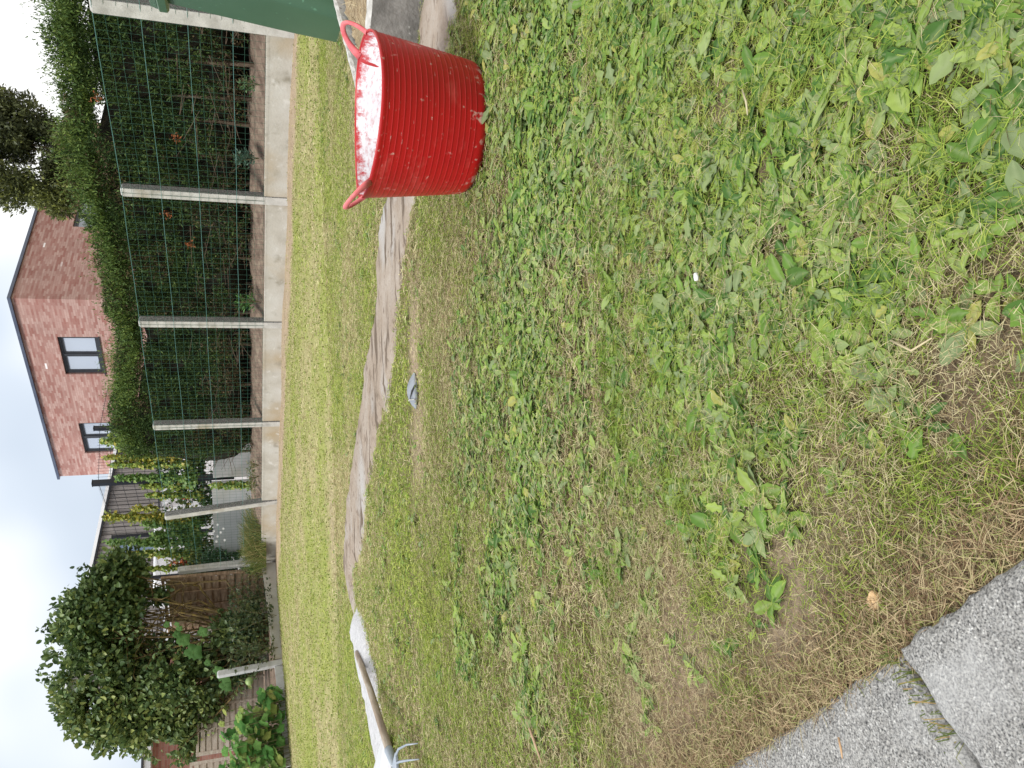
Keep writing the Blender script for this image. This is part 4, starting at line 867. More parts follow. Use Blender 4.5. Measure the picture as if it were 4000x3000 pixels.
# wild suckers in front of the woven panel
for q, (x, y, lab) in enumerate(((965, 2330, 'thin leafy shoots low in front of the brown woven panel'), (930, 2420, 'dusty leafy suckers at the foot of the bushy tree'), (1000, 2540, 'tangled small leaved shoots beside the short pale post'))):
    p = at(x, y, 15.0-.5*q); p[2] = -.45; small_plant('sucker_shoots', p, 380, .75, .42, [(.035, .055, .025), (.07, .10, .04), (.11, .12, .05)], lab, 'shrub', (.05, .085), .32)

# big-leaved pumpkin vine around the short post, and squash plants at the left
def bigleaf(name, spots, lab, cat, pal, group=None):
    t = thing(name, lab, cat, group); V = []; Fc = []; C = []; off = 0; mb = MB()
    for (c, r, tilt, az, sh) in spots:
        n = 20; nrm = unit(np.array([math.cos(az)*math.sin(tilt), math.sin(az)*math.sin(tilt), math.cos(tilt)])); a = unit(np.cross(nrm, np.array([.3, .2, 1.]))); b = np.cross(nrm, a); c = np.array(c)
        col = mixcol(pal, np.array([sh]))[0]
        rings = [(0, .0), (.35, .03), (.7, .02), (1, -.06)]
        V.append(c-nrm*.01); C.append(col*1.25)
        for fr, h in rings[1:]:
            for k in range(n):
                q = 2*PI*k/n; lob = 1+.16*math.cos(5*q)*fr+.05*math.sin(11*q)*fr; notch = .55 if (k == 0 and fr > .3) else 1
                V.append(c+(a*math.cos(q)+b*math.sin(q))*r*fr*lob*notch+nrm*(h*r*2+.06*r*math.sin(5*q+sh*9)*fr)); C.append(col*(1.05 if k % 4 == 0 else .95)*random.uniform(.93, 1.07))
        for k in range(n): Fc.append((off, off+1+k, off+1+(k+1) % n))
        for i in range(2):
            for k in range(n): Fc.append((off+1+i*n+k, off+1+(i+1)*n+k, off+1+(i+1)*n+(k+1) % n, off+1+i*n+(k+1) % n))
        off += 1+3*n
        mb.tube([c, c+np.array([0, .05, -.12]), c+np.array([0, .1, -.3])], [.004, .004, .005], 4)
    o = mesh('leaves', np.array(V), Fc, M_weed, t, np.array(C), True); mb.build('stem', M_stem, t)
    return t
vs = []
for x, y, r in ((715, 2500, 60), (755, 2550, 75), (690, 2480, 35), (790, 2470, 45), (700, 2455, 28), (650, 2440, 30), (870, 2640, 70), (880, 2680, 55), (850, 2620, 40), (690, 2440, 25), (810, 2590, 30)):
    vs.append((at(x, y, 14.4), r/3000*14.4*.42, random.uniform(1.0, 1.4), R_(random.uniform(-110, -60)), random.random()))
bigleaf('pumpkin_vine', vs, 'climbing pumpkin vine with large mid green lobed leaves in front of the bushy tree', 'vine', [(.05, .115, .03), (.09, .175, .05)])
vs = []
for k in range(420):
    x = random.uniform(860, 1100); y = random.uniform(2690, 3040)
    if x < 890+(2990-y)*.2 and random.random() < .7: continue
    if x < 1000 and y < 2760: continue
    Yq = random.uniform(13.0, 14.0) - (y-2700)/300*.75
    p = at(x, y, Yq); vs.append((p, random.uniform(.05, .11), random.uniform(.3, 1.2), R_(random.uniform(-150, -30)), random.random()))
bigleaf('squash_plants', vs, 'bright green squash leaves crowding behind the low board at far left', 'squash plant', [(.045, .13, .03), (.09, .22, .05), (.17, .30, .08), (.30, .33, .09)])
gd = thing('green_gourd', 'round pale green gourd hanging beside the short concrete post', 'gourd', loc=tuple(at(974, 2661, 14.0)))
V = []; n = 20; r = .072
for i in range(13):
    ph = PI*i/12
    for k in range(n): q = 2*PI*k/n; rr = r*(1+.03*math.cos(8*q)); V.append((rr*math.sin(ph)*math.cos(q), rr*math.sin(ph)*math.sin(q), r*.92*math.cos(ph)))
Fc = [(i*n+k, (i+1)*n+k, (i+1)*n+(k+1) % n, i*n+(k+1) % n) for i in range(12) for k in range(n)]
mesh('fruit', V, Fc, material('gourd_skin', [(.3, (.20, .30, .10)), (.7, (.32, .42, .17))], 9, 4, .4), gd, smoothf=True)
mb = MB(); mb.tube([(0, 0, .065), (.01, .01, .1), (.03, .03, .16)], [.006, .004, .003], 5); mb.build('stalk', M_stem, gd)

# ------------------------------------------------------------------ woven wooden panels
M_wood = material('weathered_wood', [(.3, (.24, .15, .09)), (.5, (.40, .27, .175)), (.7, (.52, .38, .26))], 5, 7, .85, .3, 40, stretch=(1, 1, 5))
M_wood2 = material('grey_washed_wood', [(.3, (.42, .34, .27)), (.5, (.58, .49, .41)), (.7, (.70, .63, .55))], 5, 7, .85, .3, 40, stretch=(1, 1, 5))
def woven(name, A, B, z0, z1, mat, lab, n=13, nb=4):
    t = thing(name, lab, 'fence panel', 'woven wooden fence panels'); A = np.array(A); B = np.array(B); d = B-A; L = np.linalg.norm(d); d /= L; nn = np.array([-d[1], d[0]])
    if nn@A > 0: nn = -nn
    def P(u, o, z): q = A+d*u+nn*o; return np.array([q[0], q[1], z])
    mb = MB()
    mb.box(P(.03, 0, (z0+z1)/2), .03, .025, (z1-z0)/2, (*d, 0), (*nn, 0)); mb.box(P(L-.03, 0, (z0+z1)/2), .03, .025, (z1-z0)/2, (*d, 0), (*nn, 0))
    mb.box(P(L/2, 0, z1-.025), L/2-.061, .024, .024, (*d, 0), (*nn, 0)); mb.box(P(L/2, 0, z0+.025), L/2-.061, .024, .024, (*d, 0), (*nn, 0))
    mb.build('panel_frame', mat, t, bevel=.004)
    mb = MB(); h = (z1-z0-.12)/n
    for lay in range(2):
        for i in range(n-lay):
            zc = z0+.06+h*(i+.5+.5*lay); V = []; m_ = 40
            for k in range(m_+1):
                u = .062+(L-.124)*k/m_; o = (.022 if lay == 0 else -.012)+.010*math.sin(nb*PI*(u/L)+(PI if i % 2 else 0))
                for s, zz in ((0, zc-h*.36), (.007, zc-h*.36), (.007, zc+h*.36), (0, zc+h*.36)): V.append(P(u, o+s, zz))
            Fc = [(k*4+j, k*4+(j+1) % 4, (k+1)*4+(j+1) % 4, (k+1)*4+j) for k in range(m_) for j in range(4)]; mb.add(V, Fc)
    mb.build('slats', mat, t)
    mb = MB()
    for k in range(1, nb): mb.box(P(L*k/nb, .046, (z0+z1)/2), .018, .008, (z1-z0)/2-.052, (*d, 0), (*nn, 0))
    mb.build('upright_batten', mat, t, bevel=.002)
    return t
woven('woven_panel', (-3.52, 15.75), (-4.95, 17.05), -.40, 1.52, M_wood, 'brown woven panel behind the tree trunks, at the fence corner')
woven('woven_panel', (-8.1, 14.2), (-6.75, 15.05), -.35, 1.02, M_wood2, 'pale grey washed woven panel beyond the squash leaves, leftmost', 11)
woven('woven_panel', (-6.68, 15.10), (-5.30, 16.1), -.35, .92, M_wood2, 'pale woven panel half hidden by the bushy tree', 11)

# ------------------------------------------------------------------ neighbour's concrete retaining wall corner
rw = thing('retaining_wall', 'smooth grey concrete retaining wall corner beyond the wire fence, topped by climbing plants', 'wall')
M_rw = material('smooth_concrete', [(.3, (.40, .41, .41)), (.7, (.54, .55, .56))], 1.5, 5, .8, .1, 30, sub=[((.40, .38, .31), 1.1, .55, .8)])
def wallseg(A, B, z0, z1, th, mat, name, parent):
    A = np.array(A); B = np.array(B); d = B-A; L = np.linalg.norm(d); d /= L; nn = np.array([-d[1], d[0]]); c = (A+B)/2
    mb = MB(); mb.box((c[0]+nn[0]*th/2, c[1]+nn[1]*th/2, (z0+z1)/2), L/2, th/2, (z1-z0)/2, (*d, 0), (*nn, 0)); return mb.build(name, mat, parent, bevel=.006)
K = np.array([-1.80, 15.68])
wallseg(K+np.array([-1.55, .58]), K, -.6, .60, .10, M_rw, 'wall_panel', rw)
wallseg(K+np.array([.11, .05]), K+np.array([1.3, .42]), -.6, .58, .10, M_rw, 'wall_panel', rw)

# ------------------------------------------------------------------ black panel fence on the wall
bf = thing('metal_mesh_fence', 'tall black metal mesh fence on dark posts above the concrete retaining wall', 'fence')
M_blk = material('black_coating', [(.3, (.012, .013, .018)), (.7, (.022, .024, .032))], 4, 2, .4)
Kp = np.array([-1.70, 15.85]); rr_ = ray(378, 1673); KR = (rr_/rr_[2]*2.60)[:2]; rr_ = ray(411, 1511); KRR = (rr_/rr_[2]*2.60)[:2]; KL = Kp+np.array([-.55, .83])*2.5; KLL = KL+np.array([-.55, .83])*2.5
def bpost(P, z0, z1, w=.045):
    mb = MB(); mb.box((P[0], P[1], (z0+z1)/2), w, w, (z1-z0)/2, (.7, -.714, 0), (.714, .7, 0)); mb.box((P[0], P[1], z1+.008), w+.006, w+.006, .008, (.7, -.714, 0), (.714, .7, 0)); mb.build('fence_post', M_blk, bf, bevel=.004)
def bpanel(A, B, z0, z1):
    d = B-A; L = np.linalg.norm(d); n = int(L/.052); mb = MB()
    for k in range(1, n): p = A+d*k/n; mb.tube([(p[0], p[1], z0), (p[0], p[1], z1)], .0028, 3, False)
    nh = 10
    for j in range(nh+1): z = z0+(z1-z0-.03)*j/nh; mb.tube([(*A, z), (*B, z)], .0042, 4, False)
    mb.build('wire_panel', M_blk, bf)
ZT = 2.64
bpost(Kp, .2, ZT); bpost(KR, .2, ZT, .035); bpost(KL, .2, ZT, .035); bpost(KLL, .2, ZT, .035)
bpanel(Kp, KR, .62, 2.58); bpanel(KR, KRR, .62, 2.58); bpanel(Kp, KL, .62, 2.58); bpanel(KL, KLL, .62, 2.5)

# climbing vines on it
def vine(x, y0, y1, w, lab, pal, wide=1.0, Yv=15.6):
    """vertical column at picture height y (real horizontal place), from x top to x bottom"""
    t = thing('climbing_vine', lab, 'climbing plant', 'vines climbing the black mesh fence')
    a = at(y0, x, Yv); b = at(y1, x, Yv); ln = b-a; Ln = np.linalg.norm(ln); n = int(520*Ln*wide+30)
    s = RNG.random(n)**.8; ww = w/3000*Yv*(.35+1.0*s)
    C = a+ln*s[:, None]; lump = (fbm(s*9+x, s*0, 2, 120)-.2)*1.3
    C = C+RNG.normal(0, 1, (n, 3))*np.column_stack([ww*.5*lump, np.full(n, .05), np.full(n, .04)])
    D = RNG.normal(0, .6, (n, 3))+np.array([0, -.3, -.6]); L = RNG.uniform(.05, .085, n)
    leafcloud('foliage', C, D, RNG.normal(0, .5, (n, 3))+np.array([-.2, -1, .5]), L, L*.42, mixcol(pal, np.clip(RNG.normal(.45, .3, n), 0, 1)), M_leaf, t)
    mb = MB(); mb.tube([(a[0], a[1]+.02, a[2]), ((a[0]+b[0])/2+.02, a[1]+.03, (a[2]+b[2])/2), (b[0], b[1]+.02, b[2]-.1)], [.003, .006, .01], 5); mb.build('stem', M_stem, t)
    return t
YG = [(.10, .19, .04), (.19, .29, .05), (.32, .38, .07), (.44, .38, .07)]; GG = [(.07, .16, .035), (.14, .25, .055), (.24, .34, .08)]; YY = [(.14, .20, .04), (.30, .32, .05), (.45, .36, .05)]
vine(1725, 392, 560, 55, 'sparse yellow green vine shoots in front of the smaller house window', YG, 1.6, 14.4)
vine(1788, 412, 700, 36, 'yellowing vine column right of the black corner post, nearest the hedge', YY, 1.2)
vine(1815, 425, 720, 26, 'narrow yellow green vine column in front of the brick wall', YG, 1.0)
vine(1866, 448, 760, 34, 'fresh green vine column just right of the black corner post', GG, 1.5)
vine(1898, 550, 740, 22, 'short green vine just left of the black corner post', YG, .9, 15.9)
vine(1935, 565, 780, 34, 'short bushy vine between corner post and leaning concrete post', YG, 1.1, 16.0)
vine(1986, 520, 600, 14, 'thin yellow vine tip beside the leaning concrete post', YY, .8, 16.2)
vine(2020, 405, 760, 44, 'broad yellow centred vine column left of the leaning concrete post', YY, 1.5, 16.4)
vine(2048, 560, 780, 42, 'dense green vine column next to the broad yellow one', GG, 1.4, 16.4)
vine(2085, 590, 790, 44, 'low spreading vine in front of the white van', GG, 1.4, 16.5)
vine(2118, 420, 780, 40, 'tall green vine column right beside the blue window', GG, 1.6, 16.6)
vine(2162, 500, 780, 40, 'vine with golden patches left of the blue window', YG, 1.5, 16.8)
vine(2220, 515, 760, 26, 'thin vine beside the dark tree lobe', YG, .8, 17.0)
vine(2195, 670, 790, 40, 'vine with orange red leaves above the lichened concrete post', [(.45, .07, .02), (.55, .13, .03), (.12, .16, .03)], .7, 17.0)
# hanging tip over the wall corner
th = vine(1895, 830, 1000, 20, 'hanging vine with yellow leaves over the concrete wall corner', YG, 1.1, 15.45)
# shrub mass on top of the wall
def mass(name, lab, cat, blobs, n, pal, L, asp, Yv, up=.3):
    t = thing(name, lab, cat); cs = []; 
    w = np.array([b[2]*b[3] for b in blobs], float); ch = RNG.choice(len(blobs), n, p=w/w.sum()); ctr = np.array([at(b[0], b[1], Yv+b[4]) for b in blobs])[ch]
    rx = np.array([b[3] for b in blobs])[ch]/3000*Yv; rz = np.array([b[2] for b in blobs])[ch]/3000*Yv
    d = unit(RNG.normal(0, 1, (n, 3)))*(RNG.random(n)**.45)[:, None]; C = ctr+d*np.column_stack([rx, np.minimum(rx, .3), rz])
    C = C[fbm(C[:, 0]*6, C[:, 2]*6, 3, 130) > .38]; n = len(C)
    D = RNG.normal(0, .7, (n, 3))+np.array([0, -.2, up]); Ls = RNG.uniform(*L, n)
    leafcloud('foliage', C, D, RNG.normal(0, .8, (n, 3))+np.array([-.1, -.6, .8]), Ls, Ls*asp, mixcol(pal, np.clip(RNG.normal(.4, .28, n)+.6*(fbm(C[:, 0]*2, C[:, 2]*2, 2, 131)-.5), 0, 1)), M_leaf, t)
    mb = MB()
    for b in blobs[::2]:
        p = at(b[0], b[1], Yv+b[4]); mb.tube([(p[0], p[1], p[2]-b[2]/3000*Yv*1.2), (p[0]+.05, p[1], p[2]), (p[0]-.1, p[1], p[2]+b[2]/3000*Yv*.7)], [.012, .009, .004], 5)
    mb.build('stem', M_stem, t); return t
mass('wall_shrub', 'dark green shrubs and creepers crowding the top of the concrete wall, right part', 'shrub', [(760, 1800, 70, 60, 0), (700, 1830, 70, 50, 0), (770, 1860, 60, 50, .1), (720, 1900, 60, 50, .2), (790, 1930, 45, 60, .3), (800, 1780, 40, 40, 0), (640, 1800, 50, 30, 0)], 3800, [(.04, .08, .03), (.08, .15, .04), (.15, .23, .055), (.26, .30, .07)], (.05, .09), .34, 16.1)
mass('wall_shrub', 'olive shrubs and creepers above the pale wall between the leaning and the lichened post', 'shrub', [(720, 2010, 90, 60, 0), (780, 2060, 60, 70, 0), (740, 2100, 70, 50, .2), (790, 2150, 60, 60, .3), (700, 2060, 60, 50, .2), (800, 1990, 40, 50, 0), (760, 2200, 60, 50, .3)], 4200, [(.06, .09, .03), (.11, .15, .04), (.17, .23, .055), (.28, .30, .08)], (.05, .09), .34, 16.6)
mass('wall_shrub', 'dark leafy bush at the foot of the wall beside the lichened post', 'shrub', [(880, 2200, 80, 40, 0), (960, 2185, 50, 45, -.1), (840, 2175, 50, 35, .1), (800, 2215, 60, 35, .2), (990, 2200, 40, 40, -.2)], 2600, [(.03, .07, .03), (.06, .12, .045), (.10, .17, .055)], (.06, .11), .2, 16.0)
# tall dry grass clump
n = 1300; a = at(1010, 2120, 15.3); t_ = thing('tall_grass', 'clump of tall drying yellow green grass in front of the pale concrete wall', 'grass clump', loc=(float(a[0]), float(a[1]), -.35))
B = np.column_stack([RNG.normal(0, .22, n), RNG.normal(0, .12, n), np.full(n, .0)]); D = unit(np.column_stack([RNG.normal(0.05, .5, n), RNG.normal(0, .3, n), np.full(n, 1.)])); L = RNG.uniform(.25, .62, n)
S = unit(np.cross(D, np.array([0., 1, 0]))); P1 = B+D*(L*.6)[:, None]; P2 = B+D*L[:, None]+np.column_stack([RNG.normal(.1, .12, n), RNG.normal(0, .05, n), -.12*L]); w = .0035
V = np.stack([B-S*w, B+S*w, P1-S*w, P1+S*w, P2-S*w*.3, P2+S*w*.3], 1).reshape(-1, 3); b = np.arange(n)[:, None]*6
mesh('blades', V, np.concatenate([b+np.array([[0, 1, 3, 2]]), b+np.array([[2, 3, 5, 4]])]), M_dry, t_, np.repeat(mixcol([(.06, .11, .03), (.15, .18, .05), (.36, .30, .14)], RNG.random(n)), 6, 0))
# white flower dots
mb = MB()
for x, y in ((835, 2075), (850, 2095), (862, 2080), (878, 2110), (872, 2065), (850, 2050), (845, 2115)):
    c = at(x, y, 15.5)
    for k in range(6):
        q = 2*PI*k/6; mb.tube([c, c+np.array([math.cos(q)*.022, -.005, math.sin(q)*.022])], [.004, .008], 4)
fl = mb.build('white_flowers', material('white_petals', [(.3, (.75, .74, .72)), (.7, (.85, .85, .84))], 5, 2, .6)); tag(fl, 'cluster of tiny white flowers in front of the pale concrete wall', 'flowers')

# ------------------------------------------------------------------ brick house
def brickmat(name, cols, mortar, sx=.21, sy=.052):
    M = bpy.data.materials.new(name); M.use_nodes = True; t = M.node_tree; p = t.nodes['Principled BSDF']; p.inputs['Roughness'].default_value = .9; p.inputs['Specular IOR Level'].default_value = .2
    uv = N(t, 'ShaderNodeTexCoord')
    nd = N(t, 'ShaderNodeTexNoise'); nd.inputs['Scale'].default_value = 2.5; t.links.new(uv.outputs['UV'], nd.inputs[0])
    va = N(t, 'ShaderNodeVectorMath', operation='MULTIPLY_ADD'); va.inputs[1].default_value = (.004, .004, 0); t.links.new(nd.outputs['Color'], va.inputs[0]); t.links.new(uv.outputs['UV'], va.inputs[2])
    br = N(t, 'ShaderNodeTexBrick'); br.inputs['Scale'].default_value = 1; br.inputs['Brick Width'].default_value = sx; br.inputs['Row Height'].default_value = sy; br.inputs['Mortar Size'].default_value = .003; br.inputs['Mortar Smooth'].default_value = .3
    br.inputs['Color1'].default_value = (0, 0, 0, 1); br.inputs['Color2'].default_value = (1, 1, 1, 1); br.inputs['Bias'].default_value = 0; br.offset = .42; br.squash = 1.0
    t.links.new(va.outputs[0], br.inputs['Vector'])
    r = N(t, 'ShaderNodeValToRGB'); t.links.new(br.outputs['Color'], r.inputs[0]); el = r.color_ramp.elements
    for i, (q, c) in enumerate(cols):
        k = el[0] if i == 0 else (el[1] if i == len(cols)-1 else el.new(q)); k.position = q; k.color = (*c, 1)
    m_ = N(t, 'ShaderNodeMixRGB'); t.links.new(br.outputs['Fac'], m_.inputs[0]); t.links.new(r.outputs[0], m_.inputs[1]); m_.inputs[2].default_value = (*mortar, 1)
    n2 = N(t, 'ShaderNodeTexNoise'); n2.inputs['Scale'].default_value = 1.3; n2.inputs['Detail'].default_value = 6; t.links.new(uv.outputs['UV'], n2.inputs[0])
    rr = N(t, 'ShaderNodeMapRange'); rr.inputs[3].default_value = .92; rr.inputs[4].default_value = 1.08; rr.inputs[1].default_value = .3; rr.inputs[2].default_value = .7; t.links.new(n2.outputs[0], rr.inputs[0])
    sc = N(t, 'ShaderNodeVectorMath', operation='SCALE'); t.links.new(m_.outputs[0], sc.inputs[0]); t.links.new(rr.outputs[0], sc.inputs[3]); t.links.new(sc.outputs[0], p.inputs['Base Color'])
    b = N(t, 'ShaderNodeBump'); b.invert = True; b.inputs['Strength'].default_value = .5; b.inputs['Distance'].default_value = .006; t.links.new(br.outputs['Fac'], b.inputs['Height']); t.links.new(b.outputs[0], p.inputs['Normal'])
    return M
M_brick = brickmat('pink_red_brick', [(0, (.33, .155, .13)), (.2, (.39, .18, .15)), (.5, (.41, .195, .16)), (.85, (.43, .215, .18)), (.97, (.38, .215, .19)), (1, (.50, .34, .30))], (.38, .225, .20))
M_brick2 = brickmat('orange_red_brick', [(0, (.30, .12, .09)), (.5, (.42, .17, .12)), (1, (.45, .24, .19))], (.40, .34, .30), .21, .065)
def wall_with_holes(name, O, d, L, z0, z1, holes, mat, parent, depth=.0):
    """vertical wall as a grid of rectangles leaving holes (u0,u1,v0,v1)"""
    us = sorted({0, L, *[h[0] for h in holes], *[h[1] for h in holes]}); vs_ = sorted({z0, z1, *[h[2] for h in holes], *[h[3] for h in holes]})
    V = []; Fc = []; uv = []
    def addq(pts, uvs): n = len(V); V.extend(pts); uv.extend(uvs); Fc.append((n, n+1, n+2, n+3))
    P = lambda u, z, o=0: (O[0]+d[0]*u-nrm[0]*o, O[1]+d[1]*u-nrm[1]*o, z)
    nrm = np.array([d[1], -d[0]]); 
    if nrm@(-np.array(O)) < 0: nrm = -nrm
    for a, b in zip(us, us[1:]):
        for c, e_ in zip(vs_, vs_[1:]):
            um, vm_ = (a+b)/2, (c+e_)/2
            if any(h[0] < um < h[1] and h[2] < vm_ < h[3] for h in holes): continue
            addq([P(a, c), P(b, c), P(b, e_), P(a, e_)], [(a, c), (b, c), (b, e_), (a, e_)])
    for u0, u1, v0, v1 in holes:   # reveals
        for (a, c), (b, e_) in (((u0, v0), (u0, v1)), ((u1, v1), (u1, v0)), ((u0, v1), (u1, v1)), ((u1, v0), (u0, v0))):
            addq([P(a, c), P(b, e_), P(b, e_, .12), P(a, c, .12)], [(a, c), (b, e_), (b+.1, e_), (a+.1, c)])
    return mesh(name, V, Fc, mat, parent, uv=uv), P
M_frame = material('anthracite_frame', [(.3, (.035, .038, .045)), (.7, (.05, .053, .06))], 4, 2, .45)
def glass(c):
    return material('window_pane', [(.3, c), (.7, tuple(min(1, v*1.15) for v in c))], .6, 2, .08, spec=.8)
M_pane = glass((.42, .47, .55)); M_paneb = glass((.22, .30, .42)); M_paned = glass((.20, .23, .27))
def window(parent, P, u0, u1, v0, v1, split=.5, tiltleft=False, panes=None, flip=False):
    w = bpy.data.objects.new('window', None); COL.objects.link(w); w.parent = parent
    def bar(mb, ua, ub, va, vb, o, th): 
        A = np.array([P(ua, va, o+th), P(ub, va, o+th), P(ub, vb, o+th), P(ua, vb, o+th), P(ua, va, o), P(ub, va, o), P(ub, vb, o), P(ua, vb, o)])
        mb.add(A, [(4, 5, 6, 7), (0, 3, 2, 1), (0, 1, 5, 4), (1, 2, 6, 5), (2, 3, 7, 6), (3, 0, 4, 7)])
    mb = MB(); f = .06
    bar(mb, u0, u1, v0, v0+f, .06, .06); bar(mb, u0, u1, v1-f, v1, .06, .06); bar(mb, u0, u0+f, v0+f, v1-f, .06, .06); bar(mb, u1-f, u1, v0+f, v1-f, .06, .06)
    um = u0+(u1-u0)*split; bar(mb, um-.04, um+.04, v0+f, v1-f, .055, .065)
    for a, b in ((u0+f, um-.04), (um+.04, u1-f)):
        g_ = .045
        bar(mb, a, b, v0+f, v0+f+g_, .075, .04); bar(mb, a, b, v1-f-g_, v1-f, .075, .04); bar(mb, a, a+g_, v0+f+g_, v1-f-g_, .075, .04); bar(mb, b-g_, b, v0+f+g_, v1-f-g_, .075, .04)
    mb.build('frame', M_frame, w)
    for k, (a, b) in enumerate(((u0+f+.045, um-.085), (um+.085, u1-f-.045))):
        mb = MB(); bar(mb, a, b, v0+f+.045, v1-f-.045, .095, .01); o = mb.build('pane', (panes or (M_pane, M_pane))[k], w)
    mb = MB(); bar(mb, u0-.02, u1+.02, v0-.03, v0, -.03, .15); mb.build('sill', M_frame, w)
    return w
bh = thing('brick_house', 'flat roofed pink red brick house with a dark roof edge behind the hedge', 'house')
HC = np.array([2.314, 22.0]); dL = np.array([-.704, .711]); dR = np.array([.700, .714]); HT = 5.40
holesL = [(1.27, 2.64, 3.64, 4.60), (4.63, 5.98, 3.62, 4.57)]; holesR = [(3.27, 4.75, 3.50, 4.46)]
wl, PL = wall_with_holes('wall', HC, dL, 7.02, -.8, HT, holesL, M_brick, bh)
wr, PR = wall_with_holes('wall', HC, dR, 9.5, -.8, HT, holesR, M_brick, bh)
for h in holesL: window(bh, PL, *h, split=.5, panes=(M_paned if False else M_pane, M_pane))
window(bh, PR, *holesR[0], split=.5, panes=(M_paned, M_paned))
# patch of upright bricks beside the windows, left unmodelled parts of the body: back and roof
b1 = HC+dL*7.02; b2 = b1+dR*9.5; b3 = HC+dR*9.5
mesh('rear_wall', [(*b1, -.8), (*b2, -.8), (*b3, -.8), (*b3, HT), (*b2, HT), (*b1, HT)], [(0, 1, 4, 5), (1, 2, 3, 4)], M_brick, bh, uv=[(0, 0), (9, 0), (16, 0), (16, 6), (9, 6), (0, 6)])
mesh('roof', [(*HC, HT-.002), (*b1, HT-.002), (*b2, HT-.002), (*b3, HT-.002)], [(0, 1, 2, 3)], M_frame, bh)
mb = MB(); M_edge = material('blue_grey_capping', [(.3, (.07, .085, .13)), (.7, (.10, .12, .17))], 3, 2, .4)
for A, d, L in ((HC, dL, 7.02), (HC, dR, 9.5), (b3, dL, 7.02), (b1, dR, 9.5)):
    c = A+d*L/2; nn = np.array([-d[1], d[0]]); mb = MB(); mb.box((c[0], c[1], HT+.035), L/2+(.07 if d is dL else -.071), .07, .035, (*d, 0), (*nn, 0)); mb.build('roof_edge', M_edge, bh)
# outdoor lamp boxes
mb = MB()
p = PL(6.75, 2.72, -.06); mb.box(p, .09, .06, .16, (*dL, 0), (-dL[1], dL[0], 0)); mb.build('wall_lamp', M_frame, bh, bevel=.01)
# black cable from the house to the tree side
# ------------------------------------------------------------------ timber clad building
tb = thing('timber_building', 'grey vertical timber clad building with sloping roof and white ground floor', 'building')
Mc = bpy.data.materials.new('grey_timber_cladding'); Mc.use_nodes = True; t = Mc.node_tree; p = t.nodes['Principled BSDF']; p.inputs['Roughness'].default_value = .85
uvn = N(t, 'ShaderNodeTexCoord'); mp = N(t, 'ShaderNodeMapping'); mp.inputs['Scale'].default_value = (7.5, .25, 1); t.links.new(uvn.outputs['UV'], mp.inputs[0])
nn_ = N(t, 'ShaderNodeTexNoise'); nn_.inputs['Scale'].default_value = 1.0; nn_.inputs['Detail'].default_value = 4; t.links.new(mp.outputs[0], nn_.inputs[0])
r = N(t, 'ShaderNodeValToRGB'); t.links.new(nn_.outputs[0], r.inputs[0]); r.color_ramp.elements[0].position = .3; r.color_ramp.elements[0].color = (.13, .115, .105, 1); r.color_ramp.elements[1].position = .7; r.color_ramp.elements[1].color = (.33, .305, .29, 1)
t.links.new(r.outputs[0], p.inputs['Base Color'])
TZ = lambda X: 3.745+(-2.5-X)*.205
V = []; Fc = []; uv = []; Yt = 26.0; x = -.2
bdw = .11; k = 0
while x > -9.2:
    z1 = TZ(x); o = .0 if k % 2 else .02
    n = len(V); V += [(x, Yt-o, 2.55), (x-bdw+.014, Yt-o, 2.55), (x-bdw+.014, Yt-o, TZ(x-bdw)), (x, Yt-o, z1), (x, Yt+.05, 2.55), (x-bdw+.014, Yt+.05, 2.55), (x-bdw+.014, Yt+.05, TZ(x-bdw)), (x, Yt+.05, z1)]
    uv += [(-x, 2.5), (-x+.1, 2.5), (-x+.1, z1), (-x, z1)]*2
    inwin = (-5.0 < x-bdw/2 < -4.62)
    if inwin:
        for q in range(len(V)-8, len(V)):
            v = V[q]; V[q] = (v[0], v[1], max(v[2], 3.72) if v[2] < 3.72 else v[2])
    Fc += [(n, n+3, n+2, n+1), (n, n+4, n+7, n+3), (n+1, n+2, n+6, n+5), (n, n+1, n+5, n+4)]
    x -= bdw; k += 1
mesh('cladding', V, Fc, Mc, tb, uv=uv)
M_wht = material('white_render', [(.3, (.74, .75, .77)), (.7, (.82, .83, .84))], 2, 3, .8)
Vb = [(-.2, Yt+.07, -.6), (-9.2, Yt+.07, -.6), (-9.2, Yt+.07, TZ(-9.2)), (-.2, Yt+.07, TZ(-.2))]; Vb += [(a_, 33., c_) for a_, b_, c_ in Vb]
mesh('wall', Vb, [(0, 1, 2, 3), (7, 6, 5, 4), (0, 4, 5, 1), (1, 5, 6, 2), (3, 7, 4, 0)], M_frame, tb)
mb = MB(); mb.box((-4.7, Yt+.02, .85), 4.5, .035, 1.66); mb.build('ground_floor_wall', M_wht, tb)
mb = MB(); mb.box((-4.81, Yt+.04, 3.12), .17, .012, .60); mb.build('pane', M_paneb, tb)
mb = MB(); mb.box((-4.81, Yt+.0, 3.70), .20, .03, .03); mb.box((-4.62, Yt+.0, 3.12), .02, .03, .6); mb.box((-4.995, Yt+.0, 3.12), .02, .03, .6); mb.build('window_frame', M_frame, tb)
mb = MB(); mb.box((-4.7, Yt-.03, 2.525), 4.5, .03, .022); mb.build('cladding_base_trim', M_frame, tb)
V = []
for xx in (-.2, -9.25):
    z = TZ(xx); V += [(xx, Yt-.10, z), (xx, Yt-.10, z+.05), (xx, Yt+.2, z+.05), (xx, Yt+.2, z), (xx, Yt-.13, z+.052), (xx, Yt-.13, z+.14), (xx, Yt+7, z+.14), (xx, Yt+7, z+.052)]
Fc = [(0, 8, 9, 1), (1, 9, 10, 2), (3, 2, 10, 11), (0, 3, 11, 8)]; mesh('roof_edge', V, Fc, M_frame, tb)
mesh('roof', V, [(4, 12, 13, 5), (5, 13, 14, 6), (4, 7, 15, 12), (6, 14, 15, 7)], M_wht, tb)

